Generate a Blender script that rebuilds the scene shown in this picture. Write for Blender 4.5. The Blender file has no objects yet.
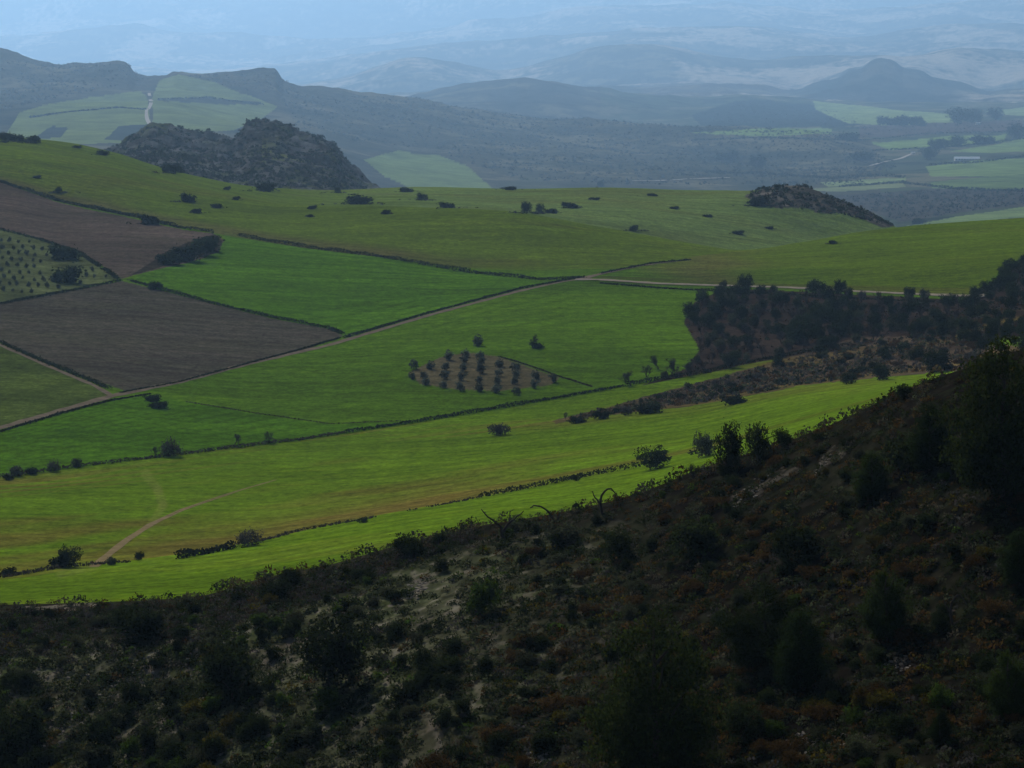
import bpy, math, random, re
import numpy as np
from mathutils import Vector

random.seed(7)
RNG = np.random.default_rng(7)
F = 2904.0          # focal length in picture widths * 1024
H0 = 20.0           # level of the horizon
SC = bpy.context.scene
COL = SC.collection

# ------------------------------------------------------------------ helpers
def hash2(ix, iy, seed):
    h = (ix.astype(np.int64) * 374761393 + iy.astype(np.int64) * 668265263 + seed * 1442695041) & 0xFFFFFFFF
    h = ((h ^ (h >> 13)) * 1274126177) & 0xFFFFFFFF
    h = h ^ (h >> 16)
    return (h & 0xFFFF) / 65535.0

def vn(x, y, seed=0):
    x = np.asarray(x, float); y = np.asarray(y, float)
    fx = np.floor(x); fy = np.floor(y)
    tx = x - fx; ty = y - fy
    tx = tx * tx * tx * (tx * (tx * 6 - 15) + 10); ty = ty * ty * ty * (ty * (ty * 6 - 15) + 10)
    ix = fx.astype(np.int64); iy = fy.astype(np.int64)
    a = hash2(ix, iy, seed); b = hash2(ix + 1, iy, seed)
    c = hash2(ix, iy + 1, seed); d = hash2(ix + 1, iy + 1, seed)
    return (a + (b - a) * tx) * (1 - ty) + (c + (d - c) * tx) * ty

def fbm(x, y, seed=0, octv=4, gain=0.5):
    s = 0; a = 1.0; t = 0
    for o in range(octv):
        c, sn = math.cos(0.6 * o), math.sin(0.6 * o)
        s = s + a * (vn((x * c - y * sn) * 2 ** o, (x * sn + y * c) * 2 ** o, seed + o * 17) - 0.5) * 2
        t += a; a *= gain
    return s / t

def ridged(x, y, seed=0, octv=4):
    s = 0; a = 1.0; t = 0
    for o in range(octv):
        s = s + a * (1 - np.abs(vn(x * 2 ** o, y * 2 ** o, seed + o * 13) - 0.5) * 4)
        t += a; a *= 0.5
    return s / t

def pchip_slopes(x, y):
    """x, y: (K, N) -> slopes (K, N)"""
    h = np.diff(x, axis=0); dl = np.diff(y, axis=0) / h
    m = np.zeros_like(y)
    w1 = 2 * h[1:] + h[:-1]; w2 = h[1:] + 2 * h[:-1]
    same = (dl[1:] * dl[:-1]) > 0
    with np.errstate(divide='ignore', invalid='ignore'):
        hm = (w1 + w2) / (w1 / dl[:-1] + w2 / dl[1:])
    m[1:-1] = np.where(same, hm, 0)
    m[0] = dl[0]; m[-1] = dl[-1]
    return m

def herm(x0, x1, y0, y1, m0, m1, x):
    h = x1 - x0; t = (x - x0) / h
    t2 = t * t; t3 = t2 * t
    return (2 * t3 - 3 * t2 + 1) * y0 + (t3 - 2 * t2 + t) * h * m0 + (-2 * t3 + 3 * t2) * y1 + (t3 - t2) * h * m1

def interp_smooth(xs, ys, q):
    xs = np.asarray(xs, float); ys = np.asarray(ys, float)
    if len(xs) == 1: return np.full(np.shape(q), ys[0])
    q = np.clip(q, xs[0], xs[-1])
    if len(xs) == 2: return np.interp(q, xs, ys)
    m = pchip_slopes(xs[:, None], ys[:, None])[:, 0]
    m[0] = 0; m[-1] = 0
    i = np.clip(np.searchsorted(xs, q, side='right') - 1, 0, len(xs) - 2)
    return herm(xs[i], xs[i + 1], ys[i], ys[i + 1], m[i], m[i + 1], q)

# ------------------------------------------------------------------ the lie of the land: lines of equal kind, near to far
# kind 'z' height, 'r' level in the picture at that distance, 'dz' height against the line before ('dd' distance added)
LINES = [
 ('z',  [(0, .5, -1.7)]),
 ('z',  [(0, 20, -8)]),
 ('z',  [(0, 60, -32), (1024, 60, -28)]),
 ('z',  [(0, 150, -80), (300, 140, -72), (600, 130, -66), (1024, 115, -57)]),
 ('r',  [(-250, 285, 790), (0, 275, 790), (300, 250, 790), (600, 225, 790), (1024, 195, 790), (1300, 190, 780)]),
 ('r',  [(-250, 303, 692), (0, 300, 690), (300, 275, 690), (600, 248, 690), (1024, 215, 690), (1300, 208, 680)]),
 ('r',  [(-250, 320, 650), (0, 315, 645), (300, 298, 625), (600, 285, 580), (1024, 250, 500), (1300, 240, 470)]),
 ('r',  [(-250, 335, 618), (0, 332, 613), (110, 331, 607), (200, 330, 599), (260, 329, 583), (340, 327, 567), (400, 325, 550), (470, 324, 532), (560, 322, 516),
         (640, 321, 496), (700, 320, 472), (760, 317, 452), (830, 312, 426), (880, 308, 402), (940, 303, 378), (1024, 298, 352), (1300, 290, 300)]),
 ('dd', [(0, 40, -9), (400, 38, -10), (700, 36, -13), (1024, 36, -16)]),
 ('r',  [(-250, 500, 588), (0, 520, 580), (110, 555, 564), (240, 590, 546), (350, 622, 522), (480, 650, 497), (620, 682, 470), (700, 690, 452), (830, 700, 413), (940, 705, 380), (1024, 700, 362)]),
 ('r',  [(-250, 660, 512), (0, 700, 500), (240, 790, 470), (400, 850, 446), (500, 880, 431), (600, 900, 417), (700, 905, 406), (800, 905, 388), (880, 895, 379), (940, 880, 374), (1024, 860, 360)]),
 ('r',  [(-250, 720, 490), (0, 780, 476), (170, 830, 456), (300, 880, 440), (430, 930, 420), (560, 985, 398), (640, 1020, 383), (760, 1080, 360), (850, 1110, 344), (940, 1115, 326), (1024, 1100, 305)]),
 ('r',  [(-250, 820, 455), (0, 880, 428), (110, 960, 398), (180, 1020, 382), (330, 1150, 345), (430, 1250, 315), (520, 1340, 291), (590, 1395, 279), (720, 1370, 285), (850, 1335, 292), (965, 1295, 297), (1024, 1275, 290)]),
 ('r',  [(-250, 1850, 160), (0, 1750, 183), (60, 1700, 201), (140, 1620, 218), (215, 1570, 232), (300, 1520, 246), (380, 1480, 257), (470, 1455, 269), (540, 1445, 271), (590, 1450, 269), (720, 1450, 270), (850, 1455, 265), (965, 1440, 259), (1024, 1430, 256)]),
 ('r',  [(-250, 1950, 142), (0, 1900, 153), (100, 1870, 170), (200, 1830, 192), (300, 1780, 206), (400, 1720, 208), (500, 1680, 212), (600, 1640, 229), (680, 1600, 243), (740, 1580, 251), (800, 1620, 244), (880, 1680, 230), (960, 1720, 222), (1024, 1740, 218), (1300, 1780, 205)]),
 ('r',  [(-250, 2030, 137), (0, 1990, 147), (100, 1960, 163), (200, 1930, 187), (300, 1880, 207), (400, 1850, 211), (500, 1830, 219), (600, 1800, 239), (740, 1760, 268), (800, 1800, 266), (860, 1850, 268), (1024, 1900, 262)]),
 ('r',  [(-250, 2090, 133), (0, 2070, 142), (100, 2060, 157), (200, 2050, 182), (300, 2060, 199), (400, 2060, 200), (500, 2060, 203), (600, 2050, 206), (740, 2010, 226), (860, 2040, 243), (1024, 2080, 246)]),
 ('r',  [(-250, 2160, 128), (0, 2150, 137), (60, 2150, 142), (110, 2150, 152), (160, 2160, 167), (200, 2180, 177), (260, 2200, 187), (330, 2260, 190), (420, 2300, 187), (520, 2300, 189), (600, 2300, 188), (700, 2280, 191), (740, 2270, 191), (790, 2260, 187), (830, 2240, 196), (870, 2220, 214), (900, 2210, 229), (1024, 2250, 244)]),
 ('dd', [(0, 220, -30)]),
 ('r',  [(-250, 3340, 190), (60, 3340, 178), (100, 3340, 158), (130, 3340, 140), (155, 3340, 127), (190, 3340, 132), (230, 3340, 136), (241, 3340, 131), (248, 3340, 122), (266, 3340, 119), (290, 3340, 126), (310, 3340, 134), (335, 3340, 145), (350, 3340, 165), (366, 3340, 183), (400, 3340, 205), (700, 3340, 225), (1024, 3340, 246)]),
 ('dd', [(0, 260, -60)]),
 ('r',  [(-250, 4300, 185), (0, 4300, 175), (200, 4300, 190), (400, 4400, 212), (700, 4500, 226), (900, 4600, 220), (1024, 4600, 214)]),
 ('r',  [(-250, 5400, 150), (0, 5400, 140), (200, 5400, 142), (400, 5600, 188), (600, 5600, 191), (800, 5600, 196), (1024, 5600, 190)]),
 ('r',  [(-250, 6400, 120), (0, 6400, 113), (150, 6400, 112), (270, 6500, 128), (400, 6600, 158), (600, 6700, 171), (800, 6500, 179), (1024, 6500, 172)]),
 ('r',  [(-250, 7400, 84), (0, 7400, 93), (150, 7500, 90), (270, 7600, 103), (400, 7700, 126), (500, 7800, 139), (600, 7800, 149), (700, 7700, 156), (800, 7400, 162), (900, 7300, 164), (1024, 7300, 156)]),
 ('r',  [(-250, 8400, 36), (-60, 8400, 42), (0, 8400, 48), (22, 8400, 56), (60, 8400, 65), (100, 8400, 62), (116, 8400, 60), (127, 8400, 63), (136, 8450, 74), (150, 8500, 77), (165, 8500, 76), (176, 8500, 72), (205, 8500, 74), (240, 8500, 71), (274, 8500, 68), (284, 8550, 81), (300, 8600, 86), (350, 8700, 91), (400, 8800, 97), (440, 8900, 102), (500, 8900, 111), (560, 8800, 118), (620, 8700, 121), (700, 8500, 127), (800, 8200, 131), (850, 8100, 142), (900, 8100, 147), (1024, 8100, 144)]),
 ('r',  [(-250, 9300, 70), (0, 9300, 80), (300, 9500, 105), (400, 9700, 115), (600, 9700, 130), (800, 9500, 128), (900, 9500, 126), (1024, 9500, 126)]),
 ('r',  [(-250, 12200, 112), (250, 12200, 112), (330, 12200, 108), (400, 12200, 98), (450, 12200, 86), (490, 12200, 80), (530, 12200, 77), (590, 12200, 83), (640, 12200, 91), (700, 12200, 96), (740, 12200, 93), (790, 12200, 101), (850, 12200, 104), (1024, 12200, 105)]),
 ('r',  [(-250, 13000, 112), (330, 13000, 112), (600, 13000, 98), (740, 13000, 100), (800, 13000, 98), (900, 13000, 98), (1024, 13000, 100)]),
 ('r',  [(-250, 14500, 104), (300, 14500, 102), (400, 14500, 95), (640, 14500, 88), (700, 14500, 84), (760, 14500, 88), (795, 14500, 93), (820, 14500, 83), (838, 14500, 78), (850, 14500, 71), (862, 14500, 68), (872, 14500, 61), (882, 14500, 58), (893, 14500, 60), (904, 14500, 68), (918, 14500, 70), (934, 14500, 79), (960, 14500, 84), (990, 14500, 92), (1024, 14500, 88), (1300, 14500, 80)]),
 ('dd', [(0, 1500, -40)]),
 ('r',  [(-250, 18500, 84), (100, 18500, 90), (250, 18500, 86), (330, 18500, 79), (380, 18500, 64), (410, 18500, 57), (450, 18500, 64), (500, 18500, 72), (560, 18500, 58), (605, 18500, 45), (650, 18500, 43), (700, 18500, 53), (760, 18500, 60), (800, 18500, 56), (900, 18500, 56), (960, 18500, 47), (1024, 18500, 50)]),
 ('dd', [(0, 2000, -60)]),
 ('r',  [(-250, 24000, 64), (0, 24000, 64), (200, 24000, 70), (400, 24000, 50), (550, 24000, 38), (650, 24000, 30), (750, 24000, 27), (850, 24000, 32), (950, 24000, 22), (1024, 24000, 24)]),
 ('dd', [(0, 1500, -60)]),
 ('r',  [(-250, 29500, 30), (0, 29500, 34), (100, 29500, 26), (300, 29500, 36), (420, 29500, 30), (500, 29500, 16), (700, 29500, 4), (850, 29500, 8), (1024, 29500, -4)]),
 ('dd', [(0, 1500, -60)]),
 ('r',  [(-250, 36000, -30), (200, 36000, -22), (420, 36000, -38), (700, 36000, -34), (900, 36000, -45), (1300, 36000, -30)]),
 ('z',  [(0, 42000, -200)]),
]
K = len(LINES)
I_EDGE, I_H1, I_BANK, I_H3, I_TRACK, I_H4, I_CRESTA, I_CRESTB, I_ROCK, I_MIDCREST = 7, 9, 10, 11, 12, 13, 14, 17, 19, 25

def fd(d):
    """the far half of the landscape lies further out"""
    return np.where(np.asarray(d, float) < 2700, d, 2700 + (np.asarray(d, float) - 2700) * 1.6)
def fi(d): return np.where(d < 2700, d, 2700 + (d - 2700) / 1.6)
def knots(u):
    u = np.asarray(u, float)
    D = np.zeros((K, u.size)); Z = np.zeros((K, u.size))
    for k, (kind, pts) in enumerate(LINES):
        xs = [p[0] for p in pts]
        d = interp_smooth(xs, [p[1] for p in pts], u); v = interp_smooth(xs, [p[2] for p in pts], u)
        if kind != 'dd': d = fd(d)
        if kind == 'z': Z[k] = v
        elif kind == 'r': Z[k] = -(v - H0) / F * d
        else:
            d = D[k - 1] + d * (1.6 if k > 25 else 1); Z[k] = Z[k - 1] + v
        D[k] = d
        if k: D[k] = np.maximum(D[k], D[k - 1] + (2.0 if D[k - 1].max() < 3000 else 60))
    return D, Z, pchip_slopes(D, Z)

def relief(u, d):
    """small relief laid over the lines; amplitudes are real metres"""
    X = (u - 512) / F * d; Y = d
    d = fi(d)
    near = np.clip((d - 150) / 40, 0, 1) * np.clip((330 - d) / 25, 0, 1)
    z = near * (0.9 * fbm(X / 17, Y / 17, 3, 4))
    fld = np.clip((d - 380) / 80, 0, 1) * np.clip((2300 - d) / 200, 0, 1)
    z = z + fld * (0.9 * fbm(X / 140, Y / 140, 5, 3) + 0.12 * fbm(X / 22, Y / 22, 6, 2))
    rock = np.clip((d - 2950) / 100, 0, 1) * np.clip((3560 - d) / 100, 0, 1)
    z = z + rock * (20.0 * ridged(X / 120, Y / 120, 8, 6) - 11 + 5 * ridged(X / 24, Y / 30, 28, 3))
    knoll = np.exp(-(((u - 810) / 55) ** 2 + ((d - 2220) / 110) ** 2) * 1.0)
    z = z + knoll * 5.0 * (ridged(X / 45, Y / 45, 9, 4) - .4)
    far = np.clip((d - 4200) / 2500, 0, 1)
    amp = np.where(d < 10500, 0.0019, 0.0021) * d
    lam = np.where(d < 10500, 650.0, np.where(d < 17000, 1300.0, 2600.0))
    flat = 1 - 0.92 * np.clip((u - 760) / 120, 0, 1) * np.clip((12800 - d) / 800, 0, 1)
    a = np.clip((d - 9800) / 1400, 0, 1); b = np.clip((d - 16000) / 2500, 0, 1)
    r1 = ridged(X / 620, Y / 900, 21, 5) - .45
    r2 = ridged(X / 1300, Y / 1900, 22, 5) - .45
    r3 = ridged(X / 2400, Y / 3600, 23, 6) - .45
    z = z + np.clip((d - 7600) / 400, 0, 1) * np.clip((9300 - d) / 300, 0, 1) * (7 * ridged(X / 110, Y / 240, 26, 4) - 3)
    r4 = ridged(X / 420, Y / 700, 24, 4) - .45
    z = z + far * flat * ((1 - a) * .0030 * d * r1 + a * (1 - b) * .0034 * d * (r2 + .45 * r4) + b * .0042 * d * (r3 + .35 * r2))
    return z

def height(u, d):
    u = np.atleast_1d(np.asarray(u, float)); d = np.atleast_1d(np.asarray(d, float))
    D, Z, M = knots(u)
    i = np.zeros(u.size, int)
    for k in range(K - 1): i = np.where(d >= D[k], k, i)
    i = np.clip(i, 0, K - 2); n = np.arange(u.size)
    return herm(D[i, n], D[i + 1, n], Z[i, n], Z[i + 1, n], M[i, n], M[i + 1, n], d) + relief(u, d)

def pick_many(xs, rows, dmin=0.0):
    """the nearest ground that shows at these places of the picture"""
    xs = np.atleast_1d(np.asarray(xs, float)); rows = np.atleast_1d(np.asarray(rows, float)); out = np.zeros((xs.size, 3)); dmin = float(fd(dmin))
    ci = np.clip(np.searchsorted(U, xs), 1, len(U) - 1); ci = np.where(np.abs(U[ci - 1] - xs) < np.abs(U[ci] - xs), ci - 1, ci)
    for n in range(xs.size):
        c = ci[n]; col = R[:, c]; i0 = int(np.searchsorted(D[:, c], max(dmin, 150.0)))
        w = col[i0:] <= rows[n]; i = i0 + int(np.argmax(w)) if w.any() else i0 + int(np.argmin(col[i0:]))
        if i > i0 and w.any() and col[i - 1] > rows[n]:
            t = (col[i - 1] - rows[n]) / (col[i - 1] - col[i])
            d = D[i - 1, c] + t * (D[i, c] - D[i - 1, c]); z = Z[i - 1, c] + t * (Z[i, c] - Z[i - 1, c])
        else: d, z = D[i, c], Z[i, c]
        out[n] = ((xs[n] - 512) / F * d, d, z)
    return out

def ground(x, row, dmin=0.0): return Vector(pick_many(x, row, dmin)[0])

def zat(X, Y):
    Y = np.maximum(np.asarray(Y, float), 1.0)
    return height(512 + np.asarray(X, float) / Y * F, Y)

def inpoly(px, py, poly):
    inside = np.zeros(px.shape, bool); n = len(poly); j = n - 1
    for i in range(n):
        xi, yi = poly[i]; xj, yj = poly[j]
        if yi != yj:
            c = ((yi > py) != (yj > py)) & (px < (xj - xi) * (py - yi) / (yj - yi) + xi)
            inside ^= c
        j = i
    return inside

# ------------------------------------------------------------------ materials
def new_mat(name):
    m = bpy.data.materials.new(name); m.use_nodes = True
    return m, m.node_tree.nodes, m.node_tree.links

def mat_terrain():
    m, N, L = new_mat('terrain_cover')
    N.remove(N['Principled BSDF']); b = N.new('ShaderNodeBsdfDiffuse'); b.inputs['Roughness'].default_value = .4
    L.new(b.outputs[0], N['Material Output'].inputs['Surface'])
    at = N.new('ShaderNodeAttribute'); at.attribute_name = 'cover'
    geo = N.new('ShaderNodeNewGeometry')
    def noise(sx, sy, sz, detail=4, rough=.6):
        mp = N.new('ShaderNodeMapping'); mp.inputs['Scale'].default_value = (sx, sy, sz)
        L.new(geo.outputs['Position'], mp.inputs['Vector'])
        t = N.new('ShaderNodeTexNoise'); t.inputs['Scale'].default_value = 1; t.inputs['Detail'].default_value = detail; t.inputs['Roughness'].default_value = rough
        L.new(mp.outputs['Vector'], t.inputs['Vector']); return t
    def ramp(src, a, b_, lo, hi):
        r = N.new('ShaderNodeMapRange'); r.inputs['From Min'].default_value = a; r.inputs['From Max'].default_value = b_
        r.inputs['To Min'].default_value = lo; r.inputs['To Max'].default_value = hi
        L.new(src, r.inputs['Value']); return r.outputs['Result']
    def mul(a, b_):
        x = N.new('ShaderNodeMath'); x.operation = 'MULTIPLY'; L.new(a, x.inputs[0]); L.new(b_, x.inputs[1]); return x.outputs[0]
    n1 = ramp(noise(.9, .35, .5, 5, .7).outputs['Fac'], .25, .75, .6, 1.4)
    n2 = ramp(noise(.02, .12, .05, 4, .6).outputs['Fac'], .3, .7, .8, 1.2)
    n3 = ramp(noise(.009, .02, .01, 4, .6).outputs['Fac'], .3, .7, .85, 1.15)
    n4 = ramp(noise(.26, .20, .2, 3, .65).outputs['Fac'], .3, .7, .72, 1.28)
    f = mul(mul(mul(n1, n2), n3), n4)
    mx = N.new('ShaderNodeVectorMath'); mx.operation = 'SCALE'
    L.new(at.outputs['Color'], mx.inputs[0]); L.new(f, mx.inputs['Scale'])
    # dry straw showing through the young crop in streaks
    st = ramp(noise(.03, .22, .1, 5, .65).outputs['Fac'], .52, .72, 0, .38)
    hs = N.new('ShaderNodeMix'); hs.data_type = 'RGBA'; hs.blend_type = 'MULTIPLY'
    L.new(st, hs.inputs['Factor']); L.new(mx.outputs[0], hs.inputs['A']); hs.inputs['B'].default_value = (1.25, .86, 1.1, 1)
    L.new(hs.outputs['Result'], b.inputs['Color'])
    bp = N.new('ShaderNodeBump'); bp.inputs['Strength'].default_value = .35; bp.inputs['Distance'].default_value = .25
    L.new(noise(1.4, 1.4, 1.4, 4, .7).outputs['Fac'], bp.inputs['Height']); L.new(bp.outputs['Normal'], b.inputs['Normal'])
    return m

def mat_leaf(name, tl=.25):
    m, N, L = new_mat(name)
    out = N['Material Output']; N.remove(N['Principled BSDF']); b = N.new('ShaderNodeBsdfDiffuse'); L.new(b.outputs[0], out.inputs['Surface'])
    at = N.new('ShaderNodeAttribute'); at.attribute_name = 'tint'
    oi = N.new('ShaderNodeObjectInfo')
    r = N.new('ShaderNodeMapRange'); r.inputs['To Min'].default_value = .7; r.inputs['To Max'].default_value = 1.3
    L.new(oi.outputs['Random'], r.inputs['Value'])
    mx = N.new('ShaderNodeVectorMath'); mx.operation = 'SCALE'
    L.new(at.outputs['Color'], mx.inputs[0]); L.new(r.outputs['Result'], mx.inputs['Scale'])
    L.new(mx.outputs[0], b.inputs['Color'])
    if tl:
        t = N.new('ShaderNodeBsdfTranslucent'); L.new(mx.outputs[0], t.inputs['Color'])
        ms = N.new('ShaderNodeMixShader'); ms.inputs['Fac'].default_value = tl
        L.new(b.outputs[0], ms.inputs[1]); L.new(t.outputs[0], ms.inputs[2]); L.new(ms.outputs[0], out.inputs['Surface'])
    return m

def mat_plain(name, c, rough=.9, var=.25, scale=3.0):
    m, N, L = new_mat(name)
    N.remove(N['Principled BSDF']); b = N.new('ShaderNodeBsdfDiffuse'); b.inputs['Roughness'].default_value = .4
    L.new(b.outputs[0], N['Material Output'].inputs['Surface'])
    tc = N.new('ShaderNodeTexCoord'); t = N.new('ShaderNodeTexNoise'); t.inputs['Scale'].default_value = scale; t.inputs['Detail'].default_value = 5
    L.new(tc.outputs['Object'], t.inputs['Vector'])
    r = N.new('ShaderNodeValToRGB')
    r.color_ramp.elements[0].position = .3; r.color_ramp.elements[1].position = .7
    r.color_ramp.elements[0].color = (*[x * (1 - var) for x in c], 1); r.color_ramp.elements[1].color = (*[x * (1 + var) for x in c], 1)
    L.new(t.outputs['Fac'], r.inputs['Fac']); L.new(r.outputs['Color'], b.inputs['Color'])
    return m

M_TER = mat_terrain()
M_LEAF = mat_leaf('foliage', .32)
M_BARK = mat_plain('bark', (.07, .055, .045))
M_DEAD = mat_plain('dead_wood', (.06, .05, .045))
M_ROAD = mat_plain('dirt_road_surface', (.15, .115, .08), .95, .25, .25)
M_GRAV = mat_plain('gravel_surface', (.24, .20, .15), .95, .25, .25)
M_STONE = mat_plain('pale_stone', (.22, .19, .155), .9, .35, .8)
M_WHITE = mat_plain('white_wall', (.75, .74, .70), .8, .08, .2)
M_ROOF = mat_plain('pale_metal_roof', (.85, .85, .84), .5, .06, .2)
M_TILE = mat_plain('clay_tile_roof', (.32, .16, .10), .85, .2, .5)
M_DARK = mat_plain('dark_opening', (.03, .03, .03), .6, .1)

# ------------------------------------------------------------------ mesh from arrays
def mesh_np(name, V, Q, mat, colors=None, attr='tint', smooth=False):
    me = bpy.data.meshes.new(name)
    V = np.asarray(V, np.float32); Q = np.asarray(Q, np.int32); k = Q.shape[1]
    me.vertices.add(len(V)); me.vertices.foreach_set('co', V.ravel())
    me.loops.add(Q.size); me.loops.foreach_set('vertex_index', Q.ravel())
    me.polygons.add(len(Q)); me.polygons.foreach_set('loop_start', np.arange(0, Q.size, k, dtype=np.int32))
    try: me.polygons.foreach_set('loop_total', np.full(len(Q), k, np.int32))
    except Exception: pass
    me.polygons.foreach_set('use_smooth', np.full(len(Q), smooth))
    if colors is not None:
        a = me.attributes.new(attr, 'FLOAT_COLOR', 'POINT')
        c = np.ones((len(V), 4), np.float32); c[:, :3] = colors
        a.data.foreach_set('color', c.ravel())
    me.materials.append(mat)
    me.update(); me.validate()
    return me

def link(name, data, parent=None, label=None, cat=None, group=None, kind=None, loc=None):
    o = bpy.data.objects.new(name, data); COL.objects.link(o)
    if parent: o.parent = parent
    if loc is not None: o.location = loc
    tag(o, label, cat, group, kind)
    return o

def tag(o, label=None, cat=None, group=None, kind=None):
    if label: o['label'] = label
    if cat: o['category'] = cat
    if group: o['group'] = group
    if kind: o['kind'] = kind

# ------------------------------------------------------------------ terrain grid
core = np.arange(-90, 1115, 1.25)
ext = []
s = 3.0; x = core[-1]
while x < 512 + 3.2 * F: x += s; s *= 1.13; ext.append(x)
ext = np.array(ext)
U = np.concatenate([1024 - ext[::-1], core, ext])
Dk, Zk, Mk = knots(U)
Rk = H0 - Zk / Dk * F
vis = (U > -60) & (U < 1090)
dist_rows = []; seg = []
for k in range(K - 1):
    dr = np.abs(Rk[k + 1] - Rk[k])[vis].max()
    n = int(np.clip(math.ceil(dr / 1.15), 6, 240))
    if k < 4: n = 10
    if k >= 20: n = max(n, 26)
    for j in range(n): seg.append((k, j / n))
seg.append((K - 2, 1.0))
ks = np.array([s_[0] for s_ in seg]); ts = np.array([s_[1] for s_ in seg])[:, None]
D = Dk[ks] + (Dk[ks + 1] - Dk[ks]) * ts
Z = herm(Dk[ks], Dk[ks + 1], Zk[ks], Zk[ks + 1], Mk[ks], Mk[ks + 1], D)
UU = np.broadcast_to(U, D.shape)
Z = Z + relief(UU, D)
X = (UU - 512) / F * D
R = H0 - Z / D * F
DO = fi(D)
KS = np.broadcast_to(ks[:, None] + ts, D.shape)
nr, nc = D.shape

# ---- what covers the ground: colour (albedo) and region
def wob(a=2.0, s=14.0, seed=40):
    return a * fbm(UU / s, R / s * 2, seed, 3)
GR_NEAR = np.array((.078, .134, .005)); GR_MID = np.array((.054, .104, .004)); GR_UP = np.array((.068, .100, .006))
GR_EM = np.array((.044, .098, .002)); GR_B = np.array((.088, .126, .028))
PLOUGH = np.array((.050, .043, .030)); SOIL = np.array((.060, .047, .032)); BROWN = np.array((.105, .078, .016))
REGIONS = ['hillside', 'near_field', 'green_field', 'ploughed_field', 'fallow_field', 'woodland_floor', 'scrub_bank', 'upland_pasture', 'rocky_hillside', 'valley', 'far_hill', 'mountain']
reg = np.zeros((nr, nc), np.int8)
C = np.zeros((nr, nc, 3), np.float32)
def setr(mask, rid=None, col=None, var=0.0, seed=50):
    if rid is not None: reg[mask] = REGIONS.index(rid)
    if col is not None: C[mask] = col
def blend(w, col):
    w = np.clip(w, 0, 1)[..., None]
    C[...] = C * (1 - w) + np.asarray(col) * w

setr(KS < I_EDGE + .4, 'hillside', SOIL * .15)  # hillside soil darkened to near black, shade painted into the base
setr((KS >= I_EDGE + .4) & (KS < I_BANK), 'near_field', GR_NEAR)
setr((KS >= I_BANK) & (KS < I_H3), 'near_field', GR_NEAR * .85 + GR_MID * .15)
setr((KS >= I_H3) & (KS < I_H4), 'green_field', GR_MID)
setr((KS >= I_H4) & (KS < I_CRESTB + .3), 'upland_pasture', GR_UP)
setr((KS >= I_CRESTB + .3) & (KS < I_ROCK + .6), 'rocky_hillside', (.036, .034, .028))
setr((KS >= I_ROCK + .6) & (KS < I_MIDCREST + .3), 'far_hill', (.052, .050, .026))
setr((KS >= I_ROCK + .6) & (KS < I_MIDCREST + 2) & (UU > 880), 'valley', (.05, .062, .028))
setr((KS >= I_MIDCREST + .3) & (DO < 13000) & (UU > 600), 'valley', (.05, .062, .028))
setr((KS >= I_MIDCREST + .3) & ~((DO < 13000) & (UU > 600)), 'mountain', (.045, .045, .03))

XY1 = fbm(X / 90, D / 45, 61, 4); XY2 = fbm(X / 25, D / 16, 62, 4); XY3 = fbm(X / 260, D / 200, 63, 3)
mid = (DO > 375) & (DO < 2330)
def region_mask(pts, lo, hi, w, seed, per=18):
    p = np.array(pts, float); m = np.zeros(D.shape, bool)
    sub = np.where((DO > lo) & (DO < hi) & (UU > p[:, 0].min() - 6) & (UU < p[:, 0].max() + 6) & (R > p[:, 1].min() - 6) & (R < p[:, 1].max() + 6))
    u = UU[sub]; r = R[sub]
    m[sub] = inpoly(u + w * fbm(u / per, r / per * 2, seed, 3), r + w * .5 * fbm(u / per, r / per * 2, seed + 3, 3), pts)
    return m
def poly(pts, rid, col, dmin, dmax, w=1.2, seed=70, feather=None):
    m = region_mask(pts, dmin, dmax, w, seed)
    setr(m, rid, col); return m
blend(np.where((KS >= I_CRESTA + .2) & (KS < I_CRESTB + .3), np.clip((UU - 300 + 90 * XY1) / 130, 0, 1) * np.clip((KS - I_CRESTA - .2) * 3, 0, 1), 0), GR_B)  # pasture behind the near ridge: distance haze put into its paler, bluer green
# fields, large to small
poly([(0, 430), (110, 400), (150, 396), (185, 402), (260, 415), (330, 425), (430, 421), (300, 440), (170, 455), (-100, 490), (-100, 450)], 'green_field', GR_EM, 720, 1100)
poly([(225, 232), (300, 247), (380, 257), (470, 273), (540, 281), (560, 283), (430, 315), (345, 336), (290, 322), (215, 303), (160, 290), (128, 280), (150, 270), (205, 255), (222, 243)], 'green_field', (.050, .110, .004), 950, 1700)
PL1 = [(-100, 160), (0, 182), (60, 203), (140, 220), (185, 230), (212, 233), (225, 240), (205, 258), (165, 268), (135, 275), (122, 279), (108, 270), (80, 252), (40, 239), (0, 229), (-100, 215)]
poly(PL1, 'ploughed_field', (.064, .047, .034), 1100, 1820)
PL2 = [(-100, 315), (0, 303), (60, 292), (122, 281), (160, 290), (210, 303), (270, 318), (330, 329), (343, 336), (300, 352), (240, 366), (180, 381), (125, 391), (95, 381), (50, 363), (0, 342), (-100, 310)]
poly(PL2, 'ploughed_field', PLOUGH, 850, 1500)
OL = [(-100, 215), (0, 230), (40, 240), (80, 254), (118, 279), (60, 292), (0, 303), (-100, 320)]
m = poly(OL, 'fallow_field', (.062, .074, .026), 1050, 1750)
C[m] = C[m] * (1 + .55 * np.clip(fbm(X / 14, D / 30, 75, 3), -.6, 1))[m][:, None]
poly([(-100, 300), (0, 345), (50, 367), (90, 384), (112, 395), (60, 410), (0, 427), (-100, 450)], 'fallow_field', (.050, .070, .012), 750, 1150)
GROVE = [(408, 373), (440, 357), (470, 352), (500, 357), (560, 378), (552, 385), (500, 391), (460, 390), (420, 384)]
m = poly(GROVE, 'fallow_field', (.080, .068, .034), 900, 1250)
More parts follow.
